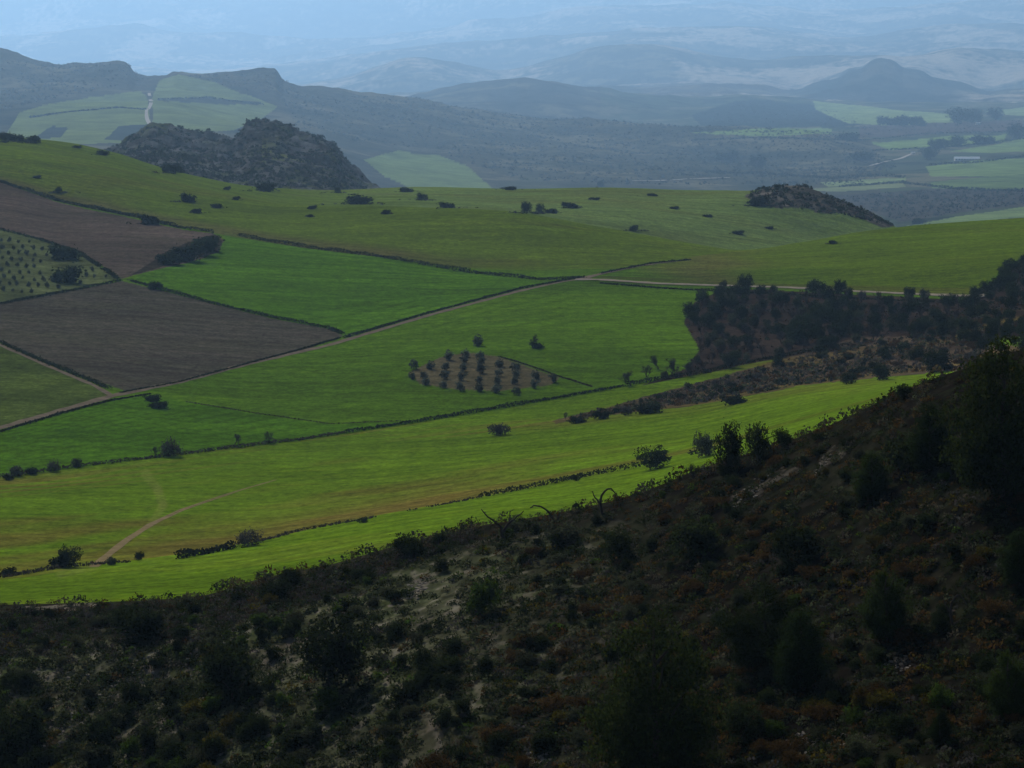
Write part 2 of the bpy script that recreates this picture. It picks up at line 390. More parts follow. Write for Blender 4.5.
WOOD = [(640, 386), (688, 368), (700, 350), (684, 322), (694, 302), (725, 288), (965, 300), (985, 288), (1005, 270), (1024, 260), (1110, 240), (1110, 352), (985, 346), (905, 336), (850, 346), (760, 362)]
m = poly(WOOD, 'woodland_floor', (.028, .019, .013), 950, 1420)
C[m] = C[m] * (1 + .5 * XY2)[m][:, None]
BANK = [(556, 424), (600, 415.5), (700, 405), (800, 386), (880, 377), (940, 372), (1110, 368), (1110, 350), (985, 345), (905, 336), (860, 338), (800, 353), (740, 371), (660, 393), (600, 409), (552, 421)]
m = poly(BANK, 'scrub_bank', (.070, .050, .032), 860, 1330, w=2.5)
C[m] = C[m] * (1 + .6 * XY2)[m][:, None]
poly([(130, 276), (160, 256), (185, 243), (214, 234), (222, 240), (220, 252), (200, 258), (165, 266)], 'scrub_bank', (.03, .026, .018), 1100, 1800)
rise = region_mask([(620, 275), (690, 257), (760, 249), (820, 238), (880, 226), (960, 217), (1110, 198), (1110, 262), (1000, 272), (965, 296), (850, 291), (720, 284)], 1250, 1800, 1, 70) & (reg != REGIONS.index('woodland_floor'))
blend(np.where(rise, np.clip((UU - 690 + 40 * XY1) / 150, 0, 1), 0), (.064, .098, .004))
blend(np.where(rise, np.exp(-((UU - 700 + 30 * XY1) / 45) ** 2) * .6, 0), (.085, .068, .022))
# tints inside the fields
f = mid & (reg != REGIONS.index('woodland_floor')) & (reg != REGIONS.index('ploughed_field'))
wb = np.where(mid & (KS > I_H1) & (KS < I_BANK), np.exp(-((KS - I_H1) / .34) ** 2) * np.clip((UU - 60) / 120, 0, 1) * np.clip((560 - UU) / 120, 0, 1), 0)
blend(wb * (.75 + .5 * XY1), BROWN)
wb = np.where(mid & (KS > I_H1) & (KS < I_H3), np.clip(XY1 * .8 + .8 * fbm(X / 120, KS * 9, 65, 3) - .06 + .3 * np.clip((330 - UU) / 300, 0, 1), 0, .7), 0); blend(wb, BROWN * .95)
blend(np.where(mid & (KS > I_EDGE + .4) & (KS < I_H1), np.clip(XY1 * .9 - .15, 0, .4), 0), BROWN)
blend(np.where(mid & (KS >= I_H4) & (KS < I_CRESTB) & f, np.clip(XY1 * .9 - .05, 0, .5), 0), (.056, .047, .010))
blend(np.where(mid & (KS >= I_H4) & (KS < I_H4 + .25) & f, .6 * np.clip((520 - UU + 60 * XY1) / 160, 0, 1) * np.clip((.25 - KS + I_H4) * 9, 0, 1), 0), (.062, .048, .018))
blend(np.where(mid & (KS > I_TRACK) & (KS < I_TRACK + .25) & (UU > 600) & (reg == REGIONS.index('green_field')), .5, 0), (.056, .048, .012))
blend(np.where((reg == REGIONS.index('ploughed_field')), np.clip(.3 * fbm(X / 60, D / 14, 91, 4) + .05, 0, .4), 0), (.040, .044, .014))
g = 1 + .26 * XY1 + .14 * XY3 + .16 * fbm(X / 12, D / 5, 64, 3)
C *= np.where(mid, g * np.where((reg == REGIONS.index('woodland_floor')) | (reg == REGIONS.index('scrub_bank')), 1, np.where(KS > I_H4, 1.3, 1.18)), 1)[..., None]
for (ax, ar), (bx, br), wd in [((150, 527), (163, 505), 5), ((163, 505), (158, 490), 6), ((158, 490), (146, 474), 6), ((60, 574), (95, 566), 5)]:
    dx, dr = bx - ax, br - ar; t_ = np.clip(((UU - ax) * dx + (R - ar) * dr) / (dx * dx + dr * dr), 0, 1)
    blend(np.where(mid & (KS < I_H3), np.clip(1 - np.hypot(UU - ax - t_ * dx, R - ar - t_ * dr) / wd, 0, .45), 0), (.15, .175, .03))
# drill rows and wheel tracks: thin darker lines following the contour
row_l = np.sin(KS * 90 + 9 * XY3) * np.where(mid & f, np.clip(.5 + 1.5 * XY1, 0, 1), 0)
C *= (1 - .22 * np.clip(row_l, 0, 1))[..., None]
# near hillside: stony ground, with sunlit left and shaded right put into the colour
hs = reg == 0
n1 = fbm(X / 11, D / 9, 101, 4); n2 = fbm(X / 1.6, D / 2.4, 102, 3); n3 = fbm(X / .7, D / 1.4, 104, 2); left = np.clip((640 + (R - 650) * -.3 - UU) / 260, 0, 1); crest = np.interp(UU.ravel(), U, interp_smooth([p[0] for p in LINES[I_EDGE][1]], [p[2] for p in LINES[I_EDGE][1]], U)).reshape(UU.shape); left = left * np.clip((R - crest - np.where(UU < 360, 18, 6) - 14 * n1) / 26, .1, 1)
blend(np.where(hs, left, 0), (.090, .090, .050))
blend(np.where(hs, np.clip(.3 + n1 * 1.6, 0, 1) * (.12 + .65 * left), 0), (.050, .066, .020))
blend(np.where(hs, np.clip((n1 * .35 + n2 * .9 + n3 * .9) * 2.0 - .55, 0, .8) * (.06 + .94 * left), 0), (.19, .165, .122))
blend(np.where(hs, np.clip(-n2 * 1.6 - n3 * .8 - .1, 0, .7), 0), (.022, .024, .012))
for (ax, ar), (bx, br), wd in [((440, 566), (398, 608), 7), ((120, 690), (150, 655), 9), ((20, 615), (95, 606), 6), ((150, 735), (170, 700), 10), ((20, 745), (100, 712), 12), ((838, 452), (812, 476), 5), ((790, 470), (735, 500), 6), ((270, 660), (300, 640), 8)]:
    dx, dr = bx - ax, br - ar; t_ = np.clip(((UU - ax) * dx + (R - ar) * dr) / (dx * dx + dr * dr), 0, 1)
    q_ = np.hypot(UU - ax - t_ * dx, R - ar - t_ * dr) / wd
    blend(np.where(hs, np.clip((1.0 - q_) * .8 + n2 * 1.6 + n3 * 1.2, 0, .85) * (q_ < 1.5) * np.where(UU > 600, .45, .8), 0), (.17, .145, .11))
# rocky hill and knoll
n1 = fbm(X / 40, D / 40, 111, 4); n2 = fbm(X / 12, D / 12, 112, 3)
rk = reg == REGIONS.index('rocky_hillside')
blend(np.where(rk, np.clip(n1 * 1.5, 0, .7), 0), (.055, .068, .014)); blend(np.where(rk, np.clip(n2 * 2.4 - .3, 0, .75), 0), (.10, .102, .10))
blend(np.where(rk, np.clip(ridged(X / 160, (Z + .25 * X) / 9, 114, 3) * 1.6 - .55, 0, .75), 0), (.115, .115, .115))
blend(np.where(rk & (UU > 262) & (UU < 305) & (R > 138) & (R < 162), np.clip(.5 + n1 * 1.5, 0, .8), 0), (.10, .115, .03))
kn = (KS > I_CRESTA) & (KS < I_CRESTB + .6) & inpoly(UU + wob(4, 20, 120), R + wob(3, 20, 121), [(745, 196), (760, 187), (790, 183), (835, 190), (870, 208), (900, 226), (880, 226), (850, 215), (800, 210), (765, 206)])
setr(kn, 'rocky_hillside', (.062, .055, .042)); blend(np.where(kn, np.clip(n2 * 2 - .4, 0, .7), 0), (.16, .14, .11))
# far hills: scrub mottling, pale clearings, green fields
fh = reg >= REGIONS.index('valley')
n1 = fbm(X / 260, D / 420, 131, 5); n2 = fbm(X / 70, D / 110, 132, 4)
blend(np.where(fh, np.clip(n1 * 1.6 + n2 * 1.2, 0, .8), 0), (.125, .112, .06)); blend(np.where(fh, np.clip(-n1 * 1.2 + n2 * .9 - .1, 0, .8), 0), (.016, .020, .011))
def far_field(pts, col, dmin, dmax, rid='green_field', w=2.0):
    m = region_mask(pts, dmin, dmax, w, 140, 30)
    setr(m, rid, None)
    C[m] = (np.asarray(col) * (1 + .35 * n2 + .15 * n1)[..., None])[m]
FG = (.13, .165, .04)
far_field([(5, 138), (20, 112), (50, 104), (90, 97), (140, 91), (147, 98), (150, 126), (135, 142), (60, 145)], FG, 4600, 8300)
far_field([(152, 126), (152, 95), (160, 80), (178, 74), (215, 82), (240, 92), (278, 107), (262, 118), (235, 131), (180, 132)], FG, 4600, 8450)
far_field([(363, 160), (398, 151), (438, 155), (470, 168), (493, 190), (420, 192), (385, 176)], (.13, .18, .045), 4600, 8200)
far_field([(480, 192), (530, 176), (560, 186), (600, 193)], (.06, .062, .03), 4600, 8200, 'far_hill')
# darker scrub between the far fields
far_field([(28, 139), (52, 126), (68, 128), (58, 138)], (.03, .035, .022), 4600, 8300, 'far_hill', 3)
far_field([(105, 139), (118, 126), (150, 124), (140, 140)], (.03, .035, .022), 4600, 8300, 'far_hill', 3)
far_field([(158, 100), (205, 97), (262, 103), (258, 106), (200, 104)], (.035, .04, .025), 4600, 8300, 'far_hill', 3)
far_field([(690, 116), (735, 101), (770, 99), (800, 104), (850, 110), (878, 124), (830, 128), (700, 127)], (.018, .023, .014), 9000, 12800, 'far_hill', 5)
for pts, col in [
  ([(812, 101), (860, 106), (955, 115), (953, 124), (905, 126), (850, 124), (815, 110)], (0.174, 0.232, 0.072)),
  ([(690, 133), (760, 128), (832, 129), (832, 134), (770, 136)], (0.138, 0.203, 0.046)),
  ([(872, 143), (950, 136), (1008, 135), (1005, 141), (940, 147), (890, 150)], (0.138, 0.203, 0.046)),
  ([(950, 152), (1030, 138), (1110, 138), (1110, 150), (1030, 152), (975, 153)], (0.131, 0.189, 0.051)),
  ([(925, 166), (980, 160), (1110, 154), (1110, 172), (1000, 176), (930, 176)], (0.123, 0.181, 0.043)),
  ([(930, 182), (1000, 175), (1110, 172), (1110, 190), (1000, 193), (935, 194)], (0.087, 0.128, 0.032)),
  ([(820, 182), (905, 177), (905, 181), (830, 187)], (0.145, 0.189, 0.072)),
  ([(800, 190), (900, 182), (905, 186), (840, 192)], (0.145, 0.174, 0.072)),
  ([(905, 226), (960, 216), (1030, 206), (1110, 203), (1110, 216), (1024, 217), (950, 223)], (0.145, 0.203, 0.058)),
  ([(985, 112), (1030, 106), (1110, 104), (1110, 112), (1020, 116)], (0.174, 0.232, 0.094)),
  ([(860, 126), (1110, 117), (1110, 130), (960, 133), (860, 138)], (0.072, 0.054, 0.038)),
  ([(830, 196), (930, 188), (1110, 192), (1110, 204), (990, 208), (900, 222), (850, 205)], (0.049, 0.043, 0.032)),
]: far_field(pts, col, 3200, 12800, 'valley', 2.5)
# pale clearings on the distant ranges
mt = (DO > 12800)
n3 = fbm(X / 900, D / 1600, 151, 5)
blend(np.where(mt, np.clip(n3 * 2.0 + n2 * .8 - .1, 0, .9), 0), (.34, .29, .21))
blend(np.where(mt & (R > 80) & (R < 112) & (UU > 640) & (UU < 790), .25, 0), (.15, .11, .09))
cone = (KS > 28) & (KS < 30)
blend(np.where(cone, .85 * np.clip((1 - np.abs(UU + wob(10, 30, 160) - 884) / 95) * 3, 0, 1), 0), (.018, .022, .014))
C = np.clip(C, .004, .6)

P = np.stack([X, D, Z], -1).reshape(-1, 3); CC = C.reshape(-1, 3)
idx = np.arange(nr * nc).reshape(nr, nc)
Q = np.stack([idx[:-1, :-1], idx[:-1, 1:], idx[1:, 1:], idx[1:, :-1]], -1).reshape(-1, 4)
fr = reg[:-1, :-1].reshape(-1)
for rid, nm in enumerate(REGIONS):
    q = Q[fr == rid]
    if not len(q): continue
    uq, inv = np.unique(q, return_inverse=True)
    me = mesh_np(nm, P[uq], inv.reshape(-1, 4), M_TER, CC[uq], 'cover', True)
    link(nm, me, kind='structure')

# ------------------------------------------------------------------ plants
def rand_dirs(n, rng):
    v = rng.normal(size=(n, 3)); return v / np.linalg.norm(v, axis=1)[:, None]

def leaves(cent, size, col, rng, var=.3):
    """one small four-sided leaf spray per centre, turned at random"""
    n = len(cent); a = rand_dirs(n, rng); b = np.cross(a, rand_dirs(n, rng)); b /= np.linalg.norm(b, axis=1)[:, None] + 1e-9
    s = (size * (.6 + .8 * rng.random(n)))[:, None] if np.ndim(size) == 0 else (size * (.6 + .8 * rng.random(n)))[:, None]
    asp = (.45 + .4 * rng.random(n))[:, None]
    V = np.stack([cent - a * s, cent - b * s * asp, cent + a * s * 1.1, cent + b * s * asp], 1).reshape(-1, 3)
    Qd = np.arange(n * 4).reshape(n, 4)
    c = np.asarray(col) * np.ones((n, 3)) * (1 + var * (rng.random((n, 1)) * 2 - 1)) * (1 + .12 * (rng.random((n, 3)) * 2 - 1))
    return V, Qd, np.repeat(c, 4, axis=0)

def crown_pts(lobes, nclump, per, rng, csize):
    """leaf centres: clumps near the skin of several lobes"""
    vol = np.array([l[1][0] * l[1][1] * l[1][2] for l in lobes]) ** .67; vol /= vol.sum()
    out = []; cl = []
    for li, (c, r) in enumerate(lobes):
        n = max(3, int(nclump * vol[li]))
        d = rand_dirs(n, rng); rad = rng.random(n) ** .28 * (.85 + .3 * rng.random(n))
        cc = np.array(c) + d * np.array(r) * rad[:, None]
        p = np.repeat(cc, per, 0) + rng.normal(size=(n * per, 3)) * csize * (.5 + rng.random((n * per, 1)))
        out.append(p); cl.append(np.repeat(rng.random(n), per))
    return np.concatenate(out), np.concatenate(cl)

def crown_mesh(name, lobes, nclump, per, leaf, col, seed, csize, var=.3, top=None):
    rng = np.random.default_rng(seed)
    p, cl = crown_pts(lobes, nclump, per, rng, csize)
    p = p[p[:, 2] > -.1]
    cl = cl[:len(p)]
    V, Qd, c = leaves(p, leaf, col, rng, var)
    c = c * np.repeat(.7 + .6 * cl, 4)[:, None]
    return mesh_np(name, V, Qd, M_LEAF, np.clip(c, 0, 1))

def tube(path, rad, sides=6):
    path = np.asarray(path, float); V = []; Qd = []
    for i, p in enumerate(path):
        t = path[min(i + 1, len(path) - 1)] - path[max(i - 1, 0)]; t /= np.linalg.norm(t) + 1e-9
        a = np.cross(t, (0.3, .9, .1)); a /= np.linalg.norm(a) + 1e-9; b = np.cross(t, a)
        for j in range(sides):
            an = 2 * math.pi * j / sides; V.append(p + rad[i] * (math.cos(an) * a + math.sin(an) * b))
    for i in range(len(path) - 1):
        for j in range(sides):
            k = (j + 1) % sides; Qd.append((i * sides + j, i * sides + k, (i + 1) * sides + k, (i + 1) * sides + j))
    return np.array(V), np.array(Qd)

def join(parts):
    V = []; Qd = []; o = 0
    for v, q in parts: V.append(v); Qd.append(q + o); o += len(v)
    return np.concatenate(V), np.concatenate(Qd)

def branching(base, dirv, length, rad, depth, rng, spread=.6, up=.15, kids=3, out=None, sides=5):
    if out is None: out = []
    pts = [np.array(base, float)]; d = np.array(dirv, float); n = 4
    for i in range(n):
        d = d + rng.normal(size=3) * .16 + np.array((0, 0, up * .3)); d /= np.linalg.norm(d)
        pts.append(pts[-1] + d * length / n)
    out.append(tube(pts, [rad * (1 - .55 * i / n) for i in range(n + 1)], sides))
    if depth:
        for k in range(kids):
            j = rng.integers(2, n + 1); nd = d + rand_dirs(1, rng)[0] * spread; nd[2] += up; nd /= np.linalg.norm(nd)
            branching(pts[j], nd, length * (.55 + .3 * rng.random()), rad * .5, depth - 1, rng, spread, up, kids, out, max(3, sides - 1))
    return out

def bare_mesh(name, h, seed, depth=3, kids=4, spread=.75, lean=(0, 0), mat=None, thick=.05, tr=.35, twigs=0):
    rng = np.random.default_rng(seed)
    parts = branching((0, 0, -.2), (lean[0], lean[1], 1), h * tr, h * thick, depth, rng, spread, .25, kids)
    V, Qd = join(parts)
    if twigs:
        tips = V[(V[:, 2] > .35 * V[:, 2].max())]
        b = tips[rng.integers(0, len(tips), twigs)]; d = rand_dirs(twigs, rng); d[:, 2] = np.abs(d[:, 2]) * .8; e = b + d * (.05 + .09 * rng.random((twigs, 1)))
        sd = np.cross(d, rand_dirs(twigs, rng)); sd *= .007 / (np.linalg.norm(sd, axis=1)[:, None] + 1e-9)
        o = len(V); V = np.concatenate([V, np.stack([b - sd, b + sd, e + sd * .5, e - sd * .5], 1).reshape(-1, 3)]); Qd = np.concatenate([Qd, np.arange(twigs * 4).reshape(-1, 4) + o])
    return mesh_np(name, V, Qd, mat or M_BARK, smooth=False)

# --- prototypes (unit height about 1 m, scaled on placing)
DKG = (.014, .019, .006); OLIVE = (.060, .072, .052); PINE = (.017, .028, .005); GRY = (.038, .036, .032); RUST = (.050, .030, .009); YEL = (.050, .043, .006); SAGE = (.042, .047, .024); HOLM = (.017, .024, .007); BRT = (.036, .060, .008)
def lobed(seed, w=.5, h=1.0, n=5, base=.42):
    r = np.random.default_rng(seed); L = [((0, 0, h * base), (w * .72, w * .72, h * .42))]
    for i in range(n):
        a = r.random() * 6.28; q = w * (.3 + .35 * r.random())
        L.append(((math.cos(a) * q, math.sin(a) * q, h * (.25 + .45 * r.random())), (w * (.3 + .25 * r.random()),) * 2 + (h * (.18 + .16 * r.random()),)))
    return L
PROTO = {}
def bush_set(key, col, n, w, nclump, per, leaf, csize, nl=5, var=.35, base=.40):
    PROTO[key] = [crown_mesh(key + '_foliage', lobed(sum(map(ord, key)) + 31 * i, w, 1, nl, base), nclump, per, leaf, col, sum(map(ord, key)) + i, csize, var) for i in range(n)]
bush_set('holm_bush', HOLM, 4, .62, 260, 12, .032, .045)
bush_set('green_bush', BRT, 3, .6, 260, 12, .032, .045)
bush_set('rust_bush', RUST, 3, .8, 260, 12, .032, .045)
bush_set('sage_bush', SAGE, 3, .75, 260, 12, .032, .045)
bush_set('yellow_bush', YEL, 2, .7, 260, 12, .032, .045)
bush_set('grey_bush', GRY, 2, .85, 190, 8, .045, .07)
bush_set('low_bush', DKG, 4, 1.1, 130, 9, .09, .11, 6)
bush_set('oak', HOLM, 4, .52, 330, 12, .024, .04, 8, .35, .5)
bush_set('olive', OLIVE, 4, .48, 90, 7, .06, .06, 5, .3, .55)
def pine_mesh(i, w, col, seed):
    r = np.random.default_rng(seed); L = []
    for k in range(26):
        t = k / 25; z = .14 + .82 * t; rad = w * max(0, 1 - abs(2 * t - .62) ** 2.2 / (1.95 if t > .31 else .6)) ** .6 * (.7 + .4 * r.random()) + .03
        for q in range(max(2, int(6 * (1 - t)) + 1)):
            a = r.random() * 6.28; rr = rad * (.35 + .5 * r.random())
            L.append(((math.cos(a) * rr, math.sin(a) * rr, z + .04 * (r.random() - .5)), (rad * .36 + .025, rad * .36 + .025, .045 + .03 * r.random())))
    return crown_mesh('pine_crown', L, 2600, 11, .0095, col, seed, .02, .35)
PROTO['pine'] = [pine_mesh(0, .34, PINE, 5), pine_mesh(1, .42, (.019, .027, .005), 6), pine_mesh(2, .28, PINE, 8)]
PROTO['pale_pine'] = [pine_mesh(3, .30, (.030, .046, .008), 9)]
def trunk_mesh(top, rad, seed, limbs=5, lean=.05):
    r = np.random.default_rng(seed)
    p = [(0, 0, -.08)]
    for i in range(1, 6): p.append((lean * i * r.normal() * .2, lean * i * r.normal() * .2, top * i / 5))
    parts = [tube(p, [rad * (1.15 - .17 * i) for i in range(6)], 7)]
    for k in range(limbs):
        b = np.array(p[2 + k % 3]); a = r.random() * 6.28; e = b + np.array((math.cos(a) * .26, math.sin(a) * .26, .2 + .12 * r.random()))
        parts.append(tube([b, (b + e) / 2 + r.normal(size=3) * .02, e], [rad * .5, rad * .35, rad * .15], 5))
    V, Qd = join(parts)
    return mesh_np('trunk', V, Qd, M_BARK, smooth=True)
TRUNK = {'pine': trunk_mesh(.9, .022, 1, 3, .02), 'oak': trunk_mesh(.55, .03, 2), 'olive': trunk_mesh(.5, .05, 3)}
TRUNK['pale_pine'] = TRUNK['pine']
PROTO['bare'] = [bare_mesh('bare_branches', 1, 11 + i, 4, 3, .8, thick=.045, tr=.42, twigs=420) for i in range(4)]
def dead_mesh(name, limbs, seed):
    rng = np.random.default_rng(seed); parts = []
    for pts, r0 in limbs:
        q = np.array(pts, float); q = np.stack([np.interp(np.linspace(0, len(q) - 1, 12), np.arange(len(q)), q[:, k]) for k in range(3)], 1)
        q[1:-1] = (q[:-2] + 2 * q[1:-1] + q[2:]) / 4; q[1:] += rng.normal(size=(11, 3)) * .012
        parts.append(tube(q, [r0 * (1 - .72 * k / 11) for k in range(12)], 6))
        for k in range(3):
            b = q[rng.integers(5, 12)]; d = rand_dirs(1, rng)[0] * np.array((.16, .16, .08)) + (0, 0, .05); parts.append(tube([b, b + d * .6, b + d], [r0 * .3, r0 * .2, r0 * .08], 4))
    V, Qd = join(parts); return mesh_np(name, V, Qd, M_DEAD, smooth=True)
PROTO['snag'] = [dead_mesh('dead_branches', [([(.05, 0, -.25), (-.02, 0, .2), (-.12, 0, .5), (-.02, .05, .85), (.2, .05, 1.0), (.42, .05, .9), (.52, 0, .6)], .055), ([(-.12, 0, .5), (-.3, .02, .72), (-.34, .02, .9)], .035), ([(.02, 0, .1), (.35, 0, .3), (.5, 0, .15)], .03)], 1),
                 dead_mesh('dead_branches', [([(.1, 0, -.25), (.1, 0, .2), (-.05, 0, .55), (-.35, 0, .8), (-.7, 0, .85), (-.85, 0, .75)], .06), ([(.1, 0, .2), (.25, 0, .45), (.3, .02, .6)], .04)], 2),
                 dead_mesh('dead_branches', [([(0, 0, -.25), (0, 0, .3), (-.2, 0, .6), (-.5, 0, .75), (-.62, 0, .95)], .05), ([(0, 0, .3), (.2, 0, .6), (.35, 0, .68), (.6, 0, .9)], .045), ([(.2, 0, .6), (.2, 0, .95)], .025)], 3)]

NAMES = {'holm_bush': 'round_bush', 'green_bush': 'green_bush', 'rust_bush': 'rust_bush', 'sage_bush': 'grey_green_bush', 'yellow_bush': 'yellow_bush', 'grey_bush': 'twiggy_bush', 'low_bush': 'low_bush',
         'oak': 'evergreen_tree', 'olive': 'olive_tree', 'pine': 'pine_tree', 'pale_pine': 'pine_tree', 'bare': 'bare_tree', 'snag': 'dead_tree'}
CATS = {'oak': 'tree', 'olive': 'tree', 'pine': 'tree', 'pale_pine': 'tree', 'bare': 'tree', 'snag': 'dead tree', 'low_bush': 'thicket'}
def put(kind, loc, h, label, group=None, w=1.0, var=None, rz=None, sink=.06):
    """h: height in metres"""
    var = random.randrange(len(PROTO[kind])) if var is None else var
    rz = random.uniform(0, 6.28) if rz is None else rz
    me = PROTO[kind][var % len(PROTO[kind])]
    cat = CATS.get(kind, 'bush'); nm = NAMES[kind]
    head = re.split(r" (?:on|by|beside|at|above|below|in|of|right|left|with|under|between|where|behind|alone|beneath|next|over|rising|touching|casting|against|high|low|near|bending|along|among|beyond|to|from)\b|,", label)[0]
    if nm.endswith('bush') and re.search(r"trees?$", head): nm, cat = 'evergreen_tree', 'tree'
    elif nm == 'evergreen_tree' and re.search(r"(bush|bushes|clump|copse|mound)$", head): nm, cat = 'round_bush', 'bush'
    if kind in TRUNK:
        o = link(nm, None, None, label, cat, group)
        link('trunk', TRUNK[kind], o); link('crown', me, o)
    else:
        o = link(nm, me, None, label, cat, group)
    o.location = (loc[0], loc[1], loc[2] - sink * h); o.scale = (h * w, h * w, h); o.rotation_euler = (0, 0, rz)
    return o
def at(kind, x, row, hpx, label, group=None, w=1.0, dmin=0, var=None, rz=None):
    p = ground(x, row, dmin)
    return put(kind, p, hpx * p.y / F, label, group, w, var, rz)

exec_list = []
# --- the foreground hill: pines and large bushes one by one
T = [
 ('pine', 655, 796, 198, 'tallest dark pine, standing at the bottom of the scrub slope', .8, 1),
 ('pine', 765, 668, 92, 'broad dark pine behind the smaller pine on the scrub slope', 1.15, 1),
 ('pine', 800, 690, 88, 'smaller pine with a greener crown in front of a broad dark pine', .95, 0),
 ('pale_pine', 886, 640, 76, 'pale green young pine alone on the dark upper slope', 1.0, 0),
 ('pine', 1003, 496, 170, 'big black pine rising over the right end of the hill crest', .85, 1),
 ('pine', 930, 470, 72, 'dark narrow pine on the slope below the big black pine', 1.1, 2),
 ('pine', 872, 500, 52, 'small dark pine under the crest of the scrub hill', 1.1, 0),
 ('pine', 1020, 585, 60, 'green pine at the right edge of the picture', 1.0, 0),
 ('pale_pine', 1008, 720, 74, 'young green pine at the lower right edge of the slope', .9, 0),
 ('pine', 940, 745, 40, 'little bright pine among stones on the lower right slope', 1.0, 2),
 ('oak', 328, 690, 78, 'large round dark tree casting a wide shadow on the stony slope', 1.0, 0),
 ('oak', 232, 702, 66, 'round tree with a yellowish top on the stony slope', 1.0, 1),
 ('oak', 12, 752, 62, 'dark spreading tree at the lower left edge of the slope', 1.15, 2),
 ('oak', 745, 742, 46, 'dark round tree in the shade below the two pines', 1.2, 3),
 ('holm_bush', 140, 640, 38, 'wide black bush below the crest beside the bright field', 1.25, 0),
 ('holm_bush', 120, 628, 26, 'smaller dark bush touching the wide black bush at the crest', 1.1, 1),
 ('holm_bush', 272, 601, 26, 'lower bush of the dark pair on the crest by the bright field', 1.1, 2),
 ('holm_bush', 288, 588, 20, 'upper bush of the dark pair on the crest by the bright field', 1.2, 3),
 ('holm_bush', 410, 556, 24, 'broad dark bush on the crest left of the dead trees', 1.5, 0),
 ('holm_bush', 438, 545, 14, 'small round bush next to the broad dark bush on the crest', 1.1, 1),
 ('holm_bush', 425, 672, 30, 'upright dark bush in the middle of the slope beneath the pale rock streak', .8, 2),
 ('holm_bush', 97, 748, 34, 'egg shaped black bush on the pale stony ground', .95, 3),
 ('holm_bush', 40, 770, 26, 'round dark bush at the bottom of the stony slope', 1.1, 0),
 ('holm_bush', 440, 572, 15, 'small round bush beside the bare rock streak', 1.0, 1),
 ('holm_bush', 185, 738, 10, 'small dark ball bush on open stony turf', 1.1, 2),
 ('green_bush', 326, 712, 30, 'fresh green bush at the foot of the large round tree', 1.0, 0),
 ('green_bush', 488, 612, 40, 'loose grey green bush on the sunlit rib of the slope', .8, 1),
 ('green_bush', 940, 710, 30, 'bright green bush low on the right side of the slope', .9, 2),
 ('holm_bush', 130, 706, 30, 'ragged dark bush between the stones and the yellow topped tree', .6, 0),
 ('holm_bush', 905, 398, 15, 'round bush on the crest against the bright field', 1.3, 1),
 ('oak', 727, 474, 56, 'tallest dark tree of the clump on the crest', .6, 1),
 ('sage_bush', 703, 457, 28, 'grey green round tree at the left end of the crest clump', .75, 0),
 ('oak', 757, 459, 44, 'second dark tree of the crest clump', .62, 2),
 ('oak', 783, 449, 25, 'lowest dark tree at the right end of the crest clump', .85, 3),
 ('snag', 603, 516, 30, 'dead tree with an arched broken limb on the crest', 1.0, 0),
 ('snag', 552, 526, 26, 'dead trunk bending over to one side on the crest', 1.0, 1),
 ('snag', 503, 540, 34, 'dead tree with two forked arms on the crest', 1.0, 2),
 ('bare', 694, 480, 24, 'thin bare tree on the crest in front of the yellowish field', .9, 0),
 ('snag', 953, 626, 34, 'crooked dead trunk among rust bushes on the right slope', .8, 0),
 ('snag', 1003, 700, 30, 'dead forked trunk beneath the young green pine', .8, 2),
 ('yellow_bush', 195, 716, 20, 'yellow brown bush beside the yellow topped tree', 1.3, 0),
 ('sage_bush', 560, 545, 30, 'reddish grey bushy thicket just below the dead trees', 1.2, 1),
 ('holm_bush', 620, 560, 34, 'dark bush below the arched dead tree', 1.0, 0),
 ('holm_bush', 690, 560, 46, 'dark shadowed bush on the middle of the upper slope', 1.2, 1),
 ('holm_bush', 905, 470, 50, 'black bush left of the narrow dark pine', 1.1, 2),
 ('holm_bush', 800, 560, 40, 'dark mound of bush in the shaded centre of the slope', 1.3, 3),
]
for kind, x, row, hpx, lab, w, v in T:
    at(kind, x, row, hpx, lab, None, w, 0, v, 0 if kind == 'snag' else None)

